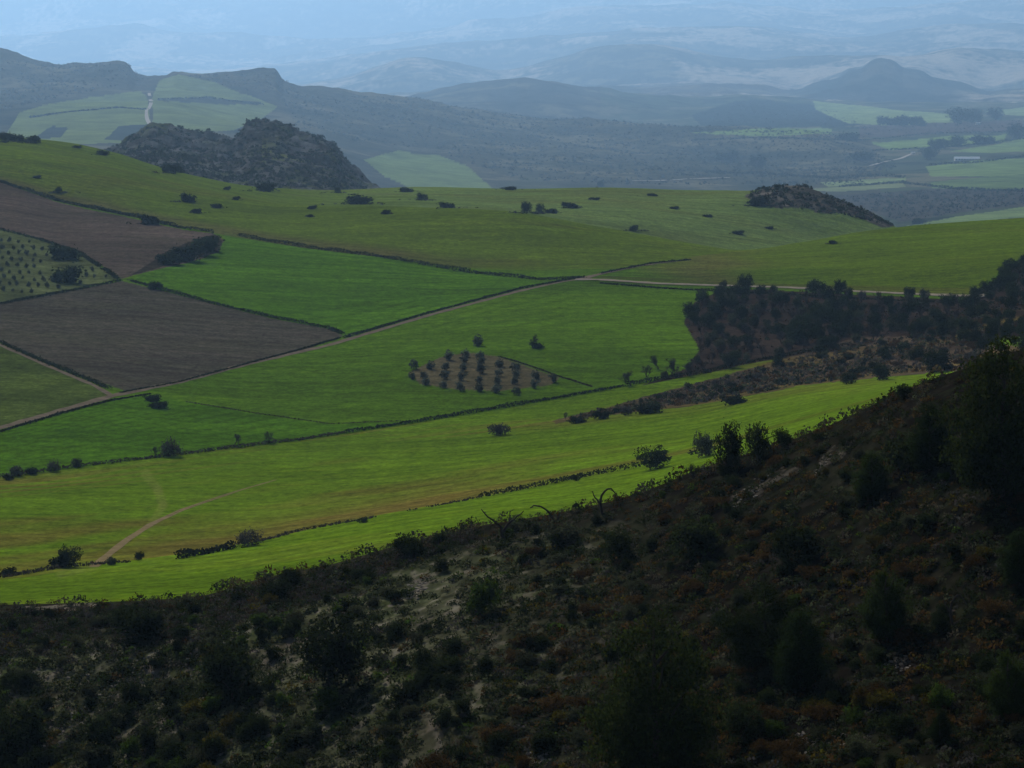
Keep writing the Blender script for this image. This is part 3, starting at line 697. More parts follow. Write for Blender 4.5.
# --- things in the fields and along their edges
T = [
 ('holm_bush', 655, 469, 25, 'round dark tree on the hedge line of the near field', 1.15, 0, 380),
 ('holm_bush', 68, 567, 24, 'dark tree shaped bush where the wheel track meets the hedge', .85, 0, 380),
 ('low_bush', 60, 567, 12, 'low dark thicket under the bush beside the wheel track', .9, 0, 380),
 ('low_bush', 8, 575, 8, 'low dark bush at the left end of the near hedge', 1.0, 1, 380),
 ('sage_bush', 111, 565, 10, 'greyish bush beside the wheel track', 1.1, 1, 380),
 ('holm_bush', 139, 560, 9, 'small dark bush right of the wheel track', 1.2, 1, 380),
 ('grey_bush', 249, 546, 20, 'round dark bush over the near hedge, biggest of its line', .85, 0, 380),
 ('holm_bush', 362, 523, 7, 'small bush on the brown field edge', 1.4, 2, 380),
 ('holm_bush', 576, 481, 7, 'small dark ball bush on the near hedge', 1.2, 3, 380),
 ('grey_bush', 500, 435, 14, 'lone grey twiggy bush in the open field below the grove', 1.15, 1, 600),
 ('grey_bush', 171, 456, 20, 'round twiggy tree on the valley hedge', .75, 0, 600),
 ('bare', 235, 446, 18, 'bare spreading tree on the valley hedge, left of two alike', 1.0, 0, 600),
 ('bare', 268, 443, 18, 'bare spreading tree on the valley hedge, right of two alike', 1.0, 1, 600),
 ('bare', 154, 457, 15, 'thin bare tree left of the round twiggy tree', .9, 2, 600),
 ('grey_bush', 76, 467, 11, 'grey bush on the valley hedge below the emerald field', .7, 1, 600),
 ('grey_bush', 54, 471, 13, 'grey twiggy bush near the left end of the valley hedge', .7, 0, 600),
 ('low_bush', 32, 474, 7, 'dark low bush on the valley hedge at the left', 1.0, 0, 600),
 ('grey_bush', 17, 476, 13, 'grey bush at the left end of the valley hedge', .8, 1, 600),
 ('low_bush', 8, 480, 6, 'dark bush under the left end of the valley hedge', 1.0, 2, 600),
 ('olive', 478, 346, 14, 'lone olive tree above the grove', .9, 0, 900),
 ('bare', 532, 348, 17, 'lone bare tree with two raised limbs above the grove', 1.1, 3, 900),
 ('low_bush', 537, 348, 6, 'black bush at the foot of the lone bare tree', 1.2, 1, 900),
 ('holm_bush', 882, 380, 19, 'round dark tree at the foot of the scrub bank', .95, 0, 860),
 ('holm_bush', 850, 384, 13, 'broad dark bush left of the round tree under the bank', 1.4, 1, 860),
 ('oak', 935, 372, 26, 'broad dark bush on the scrub bank beside the pink rock', 1.3, 1, 860),
 ('holm_bush', 916, 360, 16, 'dark bush above the broad bush on the scrub bank', 1.1, 2, 860),
 ('holm_bush', 777, 368, 14, 'single dark tree in the green strip below the wood', .8, 3, 860),
 ('low_bush', 735, 404, 9, 'spiky grey bush on the foot of the scrub bank', 1.5, 3, 860),
 ('low_bush', 650, 413, 12, 'dark thicket at the thin end of the scrub bank', 1.3, 0, 860),
 ('grey_bush', 627, 415, 11, 'grey round bush on the thin end of the scrub bank', .8, 0, 860),
 ('low_bush', 602, 419, 9, 'brown thicket at the tip of the scrub bank', 1.0, 2, 860),
 ('low_bush', 577, 423, 8, 'last low thicket of the scrub bank', 1.0, 3, 860),
 ('bare', 565, 420, 12, 'bare sapling at the tip of the scrub bank', .8, 1, 860),
 ('bare', 630, 386, 21, 'bare tree at the pointed end of the wood', 1.2, 0, 950),
 ('bare', 648, 377, 18, 'bare tree next in line at the end of the wood', 1.1, 1, 950),
 ('bare', 659, 369, 20, 'taller bare tree near the end of the wood', 1.0, 2, 950),
 ('bare', 673, 374, 20, 'bare tree with a wide crown near the end of the wood', 1.2, 3, 950),
 ('bare', 690, 376, 19, 'bare tree at the near edge of the wood', 1.1, 0, 950),
 ('low_bush', 65, 259, 14, 'dark round copse in the speckled field, upper of two', 1.2, 0, 1000),
 ('low_bush', 66, 282, 17, 'dark round copse in the speckled field, lower of two', 1.0, 1, 1000),
 ('low_bush', 155, 289, 8, 'dark bush at the corner of the bright sloping field', 1.0, 2, 1000),
 ('oak', 205, 255, 20, 'dark trees in the copse between the ploughed land and the bright field', 1.1, 0, 1000),
 ('low_bush', 185, 260, 16, 'wide dark thicket in the copse by the ploughed land', 1.2, 0, 1000),
 ('low_bush', 205, 250, 15, 'upper dark thicket in the copse by the ploughed land', 1.1, 1, 1000),
 ('low_bush', 168, 264, 11, 'lower thicket in the copse by the ploughed land', 1.2, 2, 1000),
 ('low_bush', 152, 401, 7, 'brown heap of brushwood by the track junction', 1.4, 3, 800),
 ('low_bush', 160, 408, 7, 'brown heap of cut branches below the track junction', 1.5, 2, 800),
 ('holm_bush', 58, 193, 7, 'dark bush above the boundary of the upper ploughed land', 1.3, 0, 1400),
 ('low_bush', 150, 224, 10, 'dark thicket on the boundary of the upper ploughed land', 1.0, 0, 1400),
 ('low_bush', 188, 202, 9, 'largest dark clump in the upland pasture', 1.0, 1, 1500),
 ('low_bush', 197, 213, 5, 'dark clump with a white stone in the upland pasture', 1.2, 2, 1500),
 ('low_bush', 217, 208, 5, 'flat clump right of the one with a white stone', 1.3, 3, 1500),
 ('low_bush', 227, 190, 4, 'small clump in the upper pasture', 1.0, 0, 1500),
 ('low_bush', 236, 200, 4, 'small clump below another in the upper pasture', 1.0, 1, 1500),
 ('low_bush', 170, 173, 9, 'bushes at the rim of the pasture below the rocky hill', 1.4, 2, 1500),
 ('low_bush', 265, 191, 9, 'dark bushes where the pasture meets the rocky hill', 1.3, 3, 1500),
 ('low_bush', 312, 209, 4, 'small flat clump left of the tree group', 1.3, 0, 1500),
 ('low_bush', 310, 217, 3, 'small flat clump under another', 1.3, 1, 1500),
 ('holm_bush', 337, 193, 7, 'round bush right of the rocky hill', 1.0, 1, 1500),
 ('low_bush', 357, 204, 9, 'long dark clump on the ridge right of the rocky hill', 1.7, 0, 1500),
 ('low_bush', 386, 214, 5, 'small dark clump on the near ridge', .9, 3, 1500),
 ('holm_bush', 423, 200, 9, 'dark round tree on the ridge', 1.1, 2, 1500),
 ('low_bush', 405, 192, 5, 'dark strip of bushes behind the round tree', 1.6, 2, 1500),
 ('low_bush', 447, 208, 6, 'dark flat thicket on the ridge crest', 1.6, 1, 1500),
 ('oak', 527, 213, 13, 'tallest dark tree on the ridge', 1.0, 1, 1600),
 ('oak', 540, 213, 12, 'slim dark tree beside the tallest tree on the ridge', .75, 2, 1600),
 ('low_bush', 551, 213, 5, 'dark bushes right of the ridge trees', 1.5, 3, 1600),
 ('low_bush', 570, 208, 6, 'dark clump beyond the ridge trees', 1.5, 0, 1750),
 ('holm_bush', 601, 187, 7, 'small tree on the skyline of the far pasture', 1.2, 0, 1750),
 ('low_bush', 510, 190, 4, 'bushes along the skyline of the far pasture', 2.0, 1, 1750),
 ('low_bush', 595, 200, 3, 'thin line of bush in the far pasture', 2.0, 2, 1750),
 ('low_bush', 652, 196, 3, 'small bushes under the skyline of the far pasture', 1.8, 3, 1750),
 ('holm_bush', 634, 231, 7, 'dark square bush in the hollow behind the ridge', 1.3, 3, 1750),
 ('low_bush', 675, 209, 3, 'flat clump in the far pasture', 1.8, 0, 1750),
 ('low_bush', 738, 234, 4, 'long dark clump low in the far pasture', 1.9, 1, 1750),
 ('low_bush', 770, 229, 3, 'thin clump below the knoll', 1.7, 2, 1750),
 ('low_bush', 708, 217, 3, 'pale clump high in the far pasture', 1.8, 3, 1750),
 ('holm_bush', 778, 190, 7, 'small tree on top of the rocky knoll', 1.1, 1, 2000),
 ('low_bush', 758, 206, 10, 'dark thicket at the left foot of the rocky knoll', 1.1, 0, 1900),
 ('low_bush', 918, 224, 6, 'dark bush on the crest of the green rise', 1.2, 1, 1500),
 ('low_bush', 832, 244, 4, 'tiny dark bush on the shoulder of the green rise', 1.2, 2, 1500),
 ('oak', 3, 142, 11, 'tree at the left end of the pasture skyline', 1.2, 0, 1800),
 ('low_bush', 15, 141, 8, 'bushes beside the tree on the pasture skyline', 1.4, 1, 1800),
 ('low_bush', 33, 143, 8, 'dark clump on the pasture skyline', 1.1, 2, 1800),
 ('low_bush', 77, 148, 3, 'thin bush strip on the pasture skyline', 1.8, 3, 1800),
 ('low_bush', 102, 155, 5, 'pair of dark bushes on the pasture skyline', 1.5, 0, 1800),
 ('low_bush', 37, 178, 3, 'flat clump high in the pasture', 1.6, 1, 1600),
]
for kind, x, row, hpx, lab, w, v, dm in T:
    at(kind, x, row, hpx, lab, None, w, dm, v)

# --- olive grove
g_lab = 'small olive tree in the rows of the brown triangular grove'
for cx, cy in [(130, 350), (245, 290), (205, 352), (215, 385), (350, 235), (330, 297), (325, 348), (318, 402), (450, 217), (445, 257), (437, 303), (430, 357), (418, 418), (540, 228), (543, 268), (545, 313), (535, 377), (532, 422), (655, 277), (653, 332), (645, 382), (640, 433), (748, 303), (755, 338), (750, 378), (755, 443), (870, 347), (865, 403)]:
    at('olive', 390 + cx / 5.99, 320 + cy / 5.99 + .8, random.uniform(8.5, 10.5), g_lab, 'olive trees planted in the grove', random.uniform(.95, 1.2), 900)
at('olive', 413.5, 369, 11, 'olive tree at the left tip of the grove', None, .9, 900)
at('olive', 553.3, 382.5, 10, 'olive tree alone at the right tip of the grove', None, 1.0, 900)

# --- young olives in the speckled field at the left
rng = np.random.default_rng(3)
for i in range(-3, 12):
    for j in range(10):
        x = -4 + i * 9.5 + j * 4 + rng.normal() * .9; r = 235 + j * 6.4 + rng.normal() * .5 + i * .5
        if inpoly(np.array([x]), np.array([r]), [(-5, 236), (38, 244), (76, 258), (108, 278), (60, 289), (-5, 300)])[0] and abs(x - 65) + abs(r - 268) * 1.2 > 24:
            at('olive', x, r, rng.uniform(3.5, 6), 'tiny young olive in the speckled field beside the ploughed land', 'young olives in the speckled field', 1.0, 1000)

# --- the wood
rng = np.random.default_rng(5)
pts = []
tries = 0
while len(pts) < 210 and tries < 20000:
    tries += 1
    x = rng.uniform(640, 1030); r = rng.uniform(258, 384)
    if not inpoly(np.array([x]), np.array([r]), WOOD)[0]: continue
    if any(abs(x - a) < 8 and abs(r - b) < 3.8 for a, b in pts): continue
    pts.append((x, r))
pts.sort(key=lambda p: p[1])
for x, r in pts:
    q = rng.random()
    if x > 960: at('oak', x, r + 5, rng.uniform(9, 17), 'dense dark tree in the steep end of the wood under the green rise', 'trees at the steep end of the wood', rng.uniform(.9, 1.25), 900)
    elif q < .55 - .2 * (r > 335): at('oak', x, r, rng.uniform(9, 19), 'rounded evergreen tree in the wood below the gravel track', 'evergreen trees in the wood', rng.uniform(.9, 1.3), 950)
    elif q < .8: at('bare', x, r, rng.uniform(13, 19), 'leafless tree among the evergreen trees of the wood', 'leafless trees in the wood', rng.uniform(.9, 1.2), 950)
    else: at('sage_bush', x, r, rng.uniform(8, 13), 'grey green bush among the evergreen trees of the wood', 'grey green bushes in the wood', rng.uniform(.7, .95), 950)
# --- thin trees along the upper track
for x in (722, 733, 757, 774, 790, 806, 818, 842, 860, 885, 905, 925, 942):
    at('bare', x + rng.normal() * 2, 290 + (x - 720) * .045 + 3, rng.uniform(7, 12), 'leafless sapling along the gravel track above the wood', 'saplings along the gravel track', 1.1, 1000)

# --- scattered bushes on the bank
BPOLY = [(560, 424), (600, 416), (700, 404), (800, 385), (880, 376), (940, 371), (985, 368), (1000, 310), (965, 312), (905, 338), (860, 342), (800, 357), (740, 374), (660, 396), (600, 411)]
n = 0
while n < 110:
    x = rng.uniform(560, 1000); r = rng.uniform(312, 424)
    if not inpoly(np.array([x]), np.array([r]), BPOLY)[0]: continue
    n += 1
    k = rng.choice(['rust_bush', 'sage_bush', 'low_bush', 'grey_bush', 'holm_bush'], p=[.25, .2, .25, .15, .15])
    lab = {'rust_bush': 'rust brown bush on the scrub bank between two green strips', 'sage_bush': 'grey green bush on the scrub bank between two green strips', 'low_bush': 'low dark thicket on the scrub bank between two green strips',
           'grey_bush': 'twiggy grey bush on the scrub bank between two green strips', 'holm_bush': 'small dark evergreen bush on the scrub bank between two green strips'}[k]
    at(k, x, r, rng.uniform(4, 8), lab, lab.split(' on ')[0] + ' kind on the scrub bank', rng.uniform(.8, 1.2), 860)

# --- bushes of the foreground slope one by one (the largest), the rest as undergrowth
def edge_row(x): return float(interp_smooth([p[0] for p in LINES[I_EDGE][1]], [p[2] for p in LINES[I_EDGE][1]], np.array([float(x)]))[0])
rng = np.random.default_rng(12)
kinds = ['holm_bush', 'rust_bush', 'sage_bush', 'yellow_bush', 'green_bush']
slab = {('holm_bush', 0): 'small dark evergreen bush on the stony sunlit part of the slope', ('holm_bush', 1): 'small dark evergreen bush on the shaded brown part of the slope',
        ('rust_bush', 0): 'rust brown bush on the stony sunlit part of the slope', ('rust_bush', 1): 'rust brown bush on the shaded brown part of the slope',
        ('sage_bush', 0): 'grey green scrub bush on the stony sunlit part of the slope', ('sage_bush', 1): 'grey green scrub bush on the shaded brown part of the slope',
        ('yellow_bush', 0): 'yellow brown bush on the stony sunlit part of the slope', ('yellow_bush', 1): 'yellow brown bush on the shaded brown part of the slope',
        ('green_bush', 0): 'fresh green bush on the stony sunlit part of the slope', ('green_bush', 1): 'fresh green bush on the shaded brown part of the slope'}
n = 0
while n < 430:
    x = rng.uniform(-10, 1034); e = edge_row(x); r = rng.uniform(e + 4, 790)
    side = int(x + (r - 650) * .3 > 520 + rng.normal() * 50)
    if not side and fbm(np.array([x / 60]), np.array([r / 40]), 77, 3)[0] > .15: continue
    k = rng.choice(kinds, p=[.62, .03, .22, .05, .08] if not side else [.50, .26, .12, .07, .05])
    depth = (r - e) / (790 - e)
    at(k, x, r, rng.uniform(9, 17) * (.75 + .8 * depth), slab[(k, side)], slab[(k, side)].replace(' bush', ' bushes'), rng.uniform(.85, 1.3))
    n += 1

def tufts(name, spots, heights, cols, per, seed, wide=.8, leafk=.16, kind='stuff', label=None):
    """undergrowth: many low tufts in one mass"""
    rng = np.random.default_rng(seed); spots = np.asarray(spots); heights = np.asarray(heights)
    n = len(spots)
    d = rand_dirs(n * per, rng); d[:, 2] = np.abs(d[:, 2])
    hh = np.repeat(heights, per)[:, None]
    p = np.repeat(spots, per, 0) + d * hh * np.array((wide, wide, .85)) * (.55 + .45 * rng.random((n * per, 1)))
    V, Qd, c = leaves(p, leafk * hh[:, 0], np.repeat(np.asarray(cols), per, 0), rng, .35)
    me = mesh_np(name, V, Qd, M_LEAF, np.clip(c, 0, 1))
    return link(name, me, None, label, 'undergrowth', None, kind)

# foreground undergrowth
N = 21000
xs = rng.uniform(-250, 1420, N * 2); rows = rng.random(N * 2)
er = interp_smooth([p[0] for p in LINES[I_EDGE][1]], [p[2] for p in LINES[I_EDGE][1]], xs)
rows = er + 1 + (800 - er) * rows
keep = fbm(xs / 55, rows / 38, 77, 3) < np.where(xs + (rows - 650) * .3 > 520, .7, .5) + rng.normal(size=xs.size) * .25
xs, rows = xs[keep][:N], rows[keep][:N]
sp = pick_many(xs, rows); sp[:, 2] -= .05
DKG2 = (.012, .016, .006)
pal = np.array([DKG, HOLM, SAGE, RUST, GRY, YEL, BRT, (.05, .045, .03)])
side = xs + (rows - 650) * .3 > 520 + rng.normal(size=xs.size) * 60
pi = np.array([rng.choice(8, p=[.28, .22, .12, .22, .05, .04, .01, .06]) if s_ else rng.choice(8, p=[.32, .26, .22, .02, .08, .03, .04, .03]) for s_ in side])
tufts('undergrowth', sp, rng.uniform(.2, 1.0, len(sp)) ** 1.5, pal[pi], 50, 41, .95, .15, label='low mixed scrub covering the foreground slope')
# grass fringe along the crest
xs = rng.uniform(-250, 1300, 900); er = interp_smooth([p[0] for p in LINES[I_EDGE][1]], [p[1] for p in LINES[I_EDGE][1]], xs) + rng.uniform(-6, 8, 900)
sp = np.stack([(xs - 512) / F * er, er, height(xs, er)], 1)
tufts('crest_undergrowth', sp, rng.uniform(.3, .9, 900) + (rng.random(900) < .12) * .8, np.array([GRY, RUST, SAGE, HOLM, (.07, .06, .03)])[rng.integers(0, 5, 900)], 46, 43, .8, .12, label='dry twiggy scrub fringing the crest above the bright field')

xs = rng.uniform(-50, 480, 2600); er = interp_smooth([p[0] for p in LINES[I_EDGE][1]], [p[2] for p in LINES[I_EDGE][1]], xs)
sp = pick_many(xs, er + 2 + 42 * rng.random(2600) ** 1.3 * np.clip((520 - xs) / 300, .2, 1))
tufts('twiggy_undergrowth', sp, rng.uniform(.25, .8, 2600), np.array([GRY, (.034, .026, .022), (.030, .024, .016), HOLM, DKG])[rng.integers(0, 5, 2600)], 36, 47, .9, .14, label='dark twiggy brown scrub just under the crest by the bright field')

rng = np.random.default_rng(61); SPT = []; HT = []
for kind, x, row, hpx, lab, w, v, dm in T:
    if dm < 1300: continue
    n = int(10 + hpx * 2); q = pick_many(x + rng.normal(size=n) * hpx * w * .8, row + np.abs(rng.normal(size=n)) * hpx * .06 - .3, dm); SPT.append(q); HT.append(rng.uniform(.3, 1.1, n) * min(1.6, hpx / 5))
tufts('pasture_scrub', np.concatenate(SPT), np.concatenate(HT), np.array([DKG, HOLM, SAGE, GRY])[rng.integers(0, 4, len(np.concatenate(HT)))], 14, 62, 1.1, .3, label='ragged low scrub round the clumps of the upland pasture')

def scrub_on(name, polys, n, hmin, hmax, dmin, dmax, cols, per, seed, label):
    rng = np.random.default_rng(seed)
    m = (DO > dmin) & (DO < dmax) & (UU > -30) & (UU < 1060)
    sel = np.zeros(D.shape, bool)
    for pg in polys: sel |= region_mask(pg, dmin, dmax, 0, 1)
    ii = np.argwhere(sel & m)
    a = ii[rng.integers(0, len(ii), n)]
    sp = np.stack([X[a[:, 0], a[:, 1]], D[a[:, 0], a[:, 1]], Z[a[:, 0], a[:, 1]]], 1) + rng.normal(size=(n, 3)) * (.5, .5, 0)
    tufts(name, sp, rng.uniform(hmin, hmax, n), np.asarray(cols)[rng.integers(0, len(cols), n)], per, seed, .8, .3, label=label)
dk = [DKG, HOLM, (.035, .04, .025), GRY]
scrub_on('rocky_scrub', [[(100, 155), (130, 136), (155, 125), (232, 130), (245, 120), (290, 118), (340, 145), (370, 190), (250, 190)]], 3000, 1.6, 4.5, 2330, 3420, dk, 16, 51, 'dark scrub dotted over the rocky hill')
scrub_on('knoll_scrub', [[(745, 196), (760, 187), (790, 183), (835, 190), (870, 208), (900, 228), (850, 217), (800, 211), (765, 206)]], 420, 1.2, 3.2, 1900, 2330, dk, 16, 52, 'dark scrub dotted over the rocky knoll')
scrub_on('far_scrub', [[(280, 95), (420, 98), (600, 120), (830, 132), (900, 165), (860, 185), (620, 185), (520, 180), (430, 150), (300, 135)], [(0, 60), (130, 65), (150, 80), (0, 110)], [(180, 75), (280, 72), (300, 95), (250, 92)]], 6500, 3, 10, 4300, 9200, dk + [(.02, .026, .016)], 9, 53, 'scrub and small trees dotted over the long far hill')
scrub_on('valley_orchard', [[(860, 127), (1040, 118), (1040, 131), (960, 133), (860, 138)], [(840, 197), (930, 190), (1040, 193), (1040, 204), (990, 208), (900, 222)], [(700, 112), (760, 100), (840, 112), (880, 128), (720, 128)]], 1500, 4, 8, 4000, 12800, dk + [(.02, .026, .016)], 8, 54, 'rows of dark orchard trees on the valley floor')
scrub_on('bank_scrub', [BPOLY], 2200, .5, 1.7, 860, 1330, [DKG, RUST, SAGE, GRY, (.06, .05, .035)], 14, 55, 'low scrub covering the bank between two green strips')
scrub_on('wood_undergrowth', [WOOD], 900, .6, 1.8, 950, 1420, [DKG, RUST, GRY, (.05, .04, .03)], 14, 56, 'brown brush under the trees of the wood')

# ------------------------------------------------------------------ hedges along the boundaries
def path_pts(px, dmin, step=2.0):
    out = []
    for (x0, r0), (x1, r1) in zip(px[:-1], px[1:]):
        n = max(2, int(math.hypot(x1 - x0, r1 - r0) / step))
        for i in range(n):
            t = i / n; out.append((x0 + (x1 - x0) * t, r0 + (r1 - r0) * t))
    out.append(px[-1])
    o = np.array(out); return [Vector(p) for p in pick_many(o[:, 0], o[:, 1], dmin)]

def hedge(px, h, w, col, label, dmin, seed, dens=9, gap=0.0, name='hedge'):
    rng = np.random.default_rng(seed)
    pts = path_pts(px, dmin, 3.0); P_ = []
    for a, b in zip(pts[:-1], pts[1:]):
        L_ = (b - a).length
        n = max(1, int(L_ * dens))
        g_ = fbm(np.array([a.x / 13]), np.array([a.y / 13]), seed, 3)[0]
        if g_ < -1 + gap * 2: continue
        hh = h * (1 + .7 * g_)
        t = rng.random(n)
        q = np.array(a)[None] + np.outer(t, np.array(b - a)) + rng.normal(size=(n, 3)) * (w * .35, w * .35, 0)
        q[:, 2] += hh * rng.random(n) ** .8
        P_.append(q)
    p = np.concatenate(P_)
    V, Qd, c = leaves(p, .30 * max(1, p[:, 1].mean() / 1200), col, rng, .4)
    link(name, mesh_np(name + '_foliage', V, Qd, M_LEAF, c), None, label, 'hedge')
DH = (.014, .018, .007); DG = (.032, .029, .019)
hedge([(0, 578), (60, 568), (130, 562)], .5, 1.2, DG, 'low grassy hedge at the left end of the near field', 380, 1, 12, .1)
hedge([(178, 559), (200, 555), (235, 548)], 1.3, 1.6, DH, 'thick dark hedge left of the round bush by the near field', 380, 2, 30)
hedge([(255, 543), (300, 531), (350, 522), (420, 509), (480, 498)], .4, .9, DG, 'thin broken hedge under the brown edge of the near field', 380, 3, 9, .32)
hedge([(480, 498), (540, 486), (600, 474), (640, 467), (700, 453)], 1.0, 1.3, DH, 'dark hedge leading up to the round tree', 380, 4, 16, .36)
hedge([(0, 478), (85, 466), (170, 456), (300, 440), (345, 433)], .9, 1.4, DG, 'grey hedge along the valley below the emerald field', 600, 5, 16)
hedge([(345, 433), (430, 420), (560, 398), (625, 386)], .9, 1.3, DH, 'thin dark hedge in the valley below the grove', 600, 6, 18)
hedge([(625, 386), (700, 374), (760, 361), (850, 345)], 1.2, 1.8, DH, 'dark hedge along the lower edge of the wood', 860, 7, 20)
hedge([(186, 402), (260, 414), (330, 424), (400, 421)], .2, .8, (.045, .055, .018), 'faint grassy bank between the emerald field and the grove field', 760, 8, 8)
hedge([(130, 281), (160, 289), (210, 303), (270, 317), (330, 329), (342, 334)], 1.1, 2.2, DH, 'dark hedge between the lower ploughed land and the bright sloping field', 900, 9, 20)
hedge([(0, 182), (60, 202), (140, 218), (180, 228), (212, 232)], 1.6, 2.5, DH, 'dark hedge over the upper ploughed land', 1300, 10, 18)
hedge([(238, 236), (300, 247), (380, 257), (430, 266), (470, 273), (540, 280), (585, 278)], 1.6, 2.5, DH, 'dark hedge along the top of the bright sloping field', 1200, 11, 18)
hedge([(0, 230), (40, 240), (80, 254), (118, 279)], 1.2, 2.0, DH, 'bushy hedge above the speckled field', 1000, 12, 16, .15)
hedge([(0, 304), (60, 293), (120, 281)], 1.0, 2.2, DH, 'dark grassy hedge under the speckled field', 950, 13, 18)
hedge([(0, 343), (50, 365), (95, 383), (108, 389)], 1.0, 2.0, DH, 'stony hedge between the lower ploughed land and the dull green field', 800, 14, 18)
hedge([(120, 393), (180, 382), (240, 366), (300, 350), (340, 338)], .45, 1.0, DH, 'narrow verge of weeds beside the track and the lower ploughed land', 850, 15, 14)
hedge([(345, 338), (430, 313), (520, 289), (580, 278)], .8, 1.2, DH, 'weedy verge between the track and the bright sloping field', 950, 16, 16)
hedge([(600, 283.5), (660, 288.5), (720, 291.5), (860, 299), (950, 303)], .8, 2.0, DH, 'dark hedge under the gravel track above the wood', 1100, 17, 20)
hedge([(0, 432), (60, 414), (110, 401), (150, 394)], .5, 1.0, DH, 'weedy verge of the track above the emerald field', 750, 18, 14)
hedge([(600, 274), (650, 264), (690, 260)], .7, 1.4, DH, 'verge along the path climbing over the ridge', 1300, 19, 12)
hedge([(500, 357), (530, 366), (560, 377), (592, 387)], .35, .7, DG, 'thin weedy strip along the upper side of the grove', 900, 20, 10)

def far_hedge(px, label, seed, h=7.0):
    rng = np.random.default_rng(seed); o = path_pts(px, 4300, 2.0); P_ = []
    for a, b in zip(o[:-1], o[1:]):
        if (b - a).length > 900: continue
        n = 10; q = np.array(a)[None] + np.outer(rng.random(n), np.array(b - a)) + rng.normal(size=(n, 3)) * (3, 3, 0)
        q[:, 2] += h * (.4 + .6 * fbm(np.array([a.x / 60]), np.array([a.y / 60]), seed, 2)[0] + .5) * rng.random(n); P_.append(q)
    V, Qd, c = leaves(np.concatenate(P_), 3.0, DH, rng, .4); link('hedge', mesh_np('hedge_foliage', V, Qd, M_LEAF, c), None, label, 'hedge')
far_hedge([(705, 173), (760, 174), (830, 179), (880, 176), (905, 178)], 'dark line of trees along the foot of the long far hill', 31)
far_hedge([(930, 165), (975, 163), (1024, 157), (1060, 154)], 'dark hedge behind the white shed in the valley', 32)
far_hedge([(840, 187), (900, 183), (960, 190), (1030, 192)], 'dark hedge between the lower valley fields', 33)
far_hedge([(872, 151), (940, 148), (985, 144), (1040, 137)], 'dark hedge beyond the farmhouses in the valley', 34)
far_hedge([(690, 141), (760, 138), (860, 141), (930, 134), (1030, 132)], 'long dark tree line across the far valley', 35)
far_hedge([(30, 118), (70, 112), (120, 108), (146, 110)], 'thin dark hedge across the pale far field left of the lane', 36, 5)
far_hedge([(158, 100), (205, 98), (262, 105)], 'dark hedge across the pale far field right of the lane', 37, 6)

# ------------------------------------------------------------------ tracks
def ribbon(name, px, width, dmin, mat, lift=.12, step=1.5, taper=False):
    pts = path_pts(px, dmin, step); P_ = np.array([tuple(p) for p in pts])
    for _ in range(3): P_[1:-1] = (P_[:-2] + 2 * P_[1:-1] + P_[2:]) / 4
    t = np.gradient(P_[:, :2], axis=0); t /= np.linalg.norm(t, axis=1)[:, None] + 1e-9
    nrm = np.stack([-t[:, 1], t[:, 0]], 1); V = []
    cols = np.linspace(-.5, .5, 5); n = len(P_)
    for i in range(n):
        w = width * (1 + .2 * math.sin(i * .37) * math.sin(i * .11))
        if taper: w *= max(.4, 1.25 - i / n)
        for c in cols:
            q = P_[i, :2] + nrm[i] * c * w; V.append((q[0], q[1], 0))
    V = np.array(V); V[:, 2] = zat(V[:, 0], V[:, 1]) + lift
    Qd = [(i * 5 + j, (i + 1) * 5 + j, (i + 1) * 5 + j + 1, i * 5 + j + 1) for i in range(n - 1) for j in range(4)]
    return link(name, mesh_np(name, V, np.array(Qd)[:, ::-1], mat, smooth=True), kind='structure')
ribbon('dirt_track', [(-80, 449), (0, 428), (60, 411), (112, 396), (180, 382), (240, 366), (330, 345), (430, 315), (520, 291), (560, 282), (590, 278)], 3.6, 740, M_ROAD)
ribbon('gravel_track', [(575, 280), (600, 280), (660, 284), (720, 286), (790, 288), (860, 292), (965, 296.5), (985, 297)], 7.5, 1150, M_GRAV, .35)
ribbon('hill_path', [(580, 279), (610, 272), (640, 266), (680, 261)], 4.0, 1300, M_ROAD, .2, 1.5, True)
ribbon('farm_lane', [(112, 396), (95, 386), (50, 367), (0, 345), (-60, 318)], 2.4, 780, M_ROAD)
wt = mat_plain('wheel_track', (.20, .15, .075), .95, .25, .4)
for off in (0, 3.6):
    ribbon('wheel_track', [(92 + off, 567), (105 + off, 556), (125 + off, 540), (150 + off, 524), (180 + off, 510), (215 + off, 498), (240 + off * .6, 490), (275 + off * .5, 480)], 1.0, 400, wt, .06, 1.5, True)
pale = mat_plain('pale_lane', (.36, .32, .27), .95, .15, .05)
ribbon('hill_lane', [(149, 93), (152, 103), (146, 112), (147, 120), (153, 128)], 11, 5000, pale, 1.0)
ribbon('valley_lane', [(870, 166), (885, 162), (900, 159), (912, 154)], 12, 5500, pale, 1.5)
ribbon('valley_lane', [(632, 181), (660, 181), (690, 179), (730, 178)], 10, 4600, pale, 1.5)

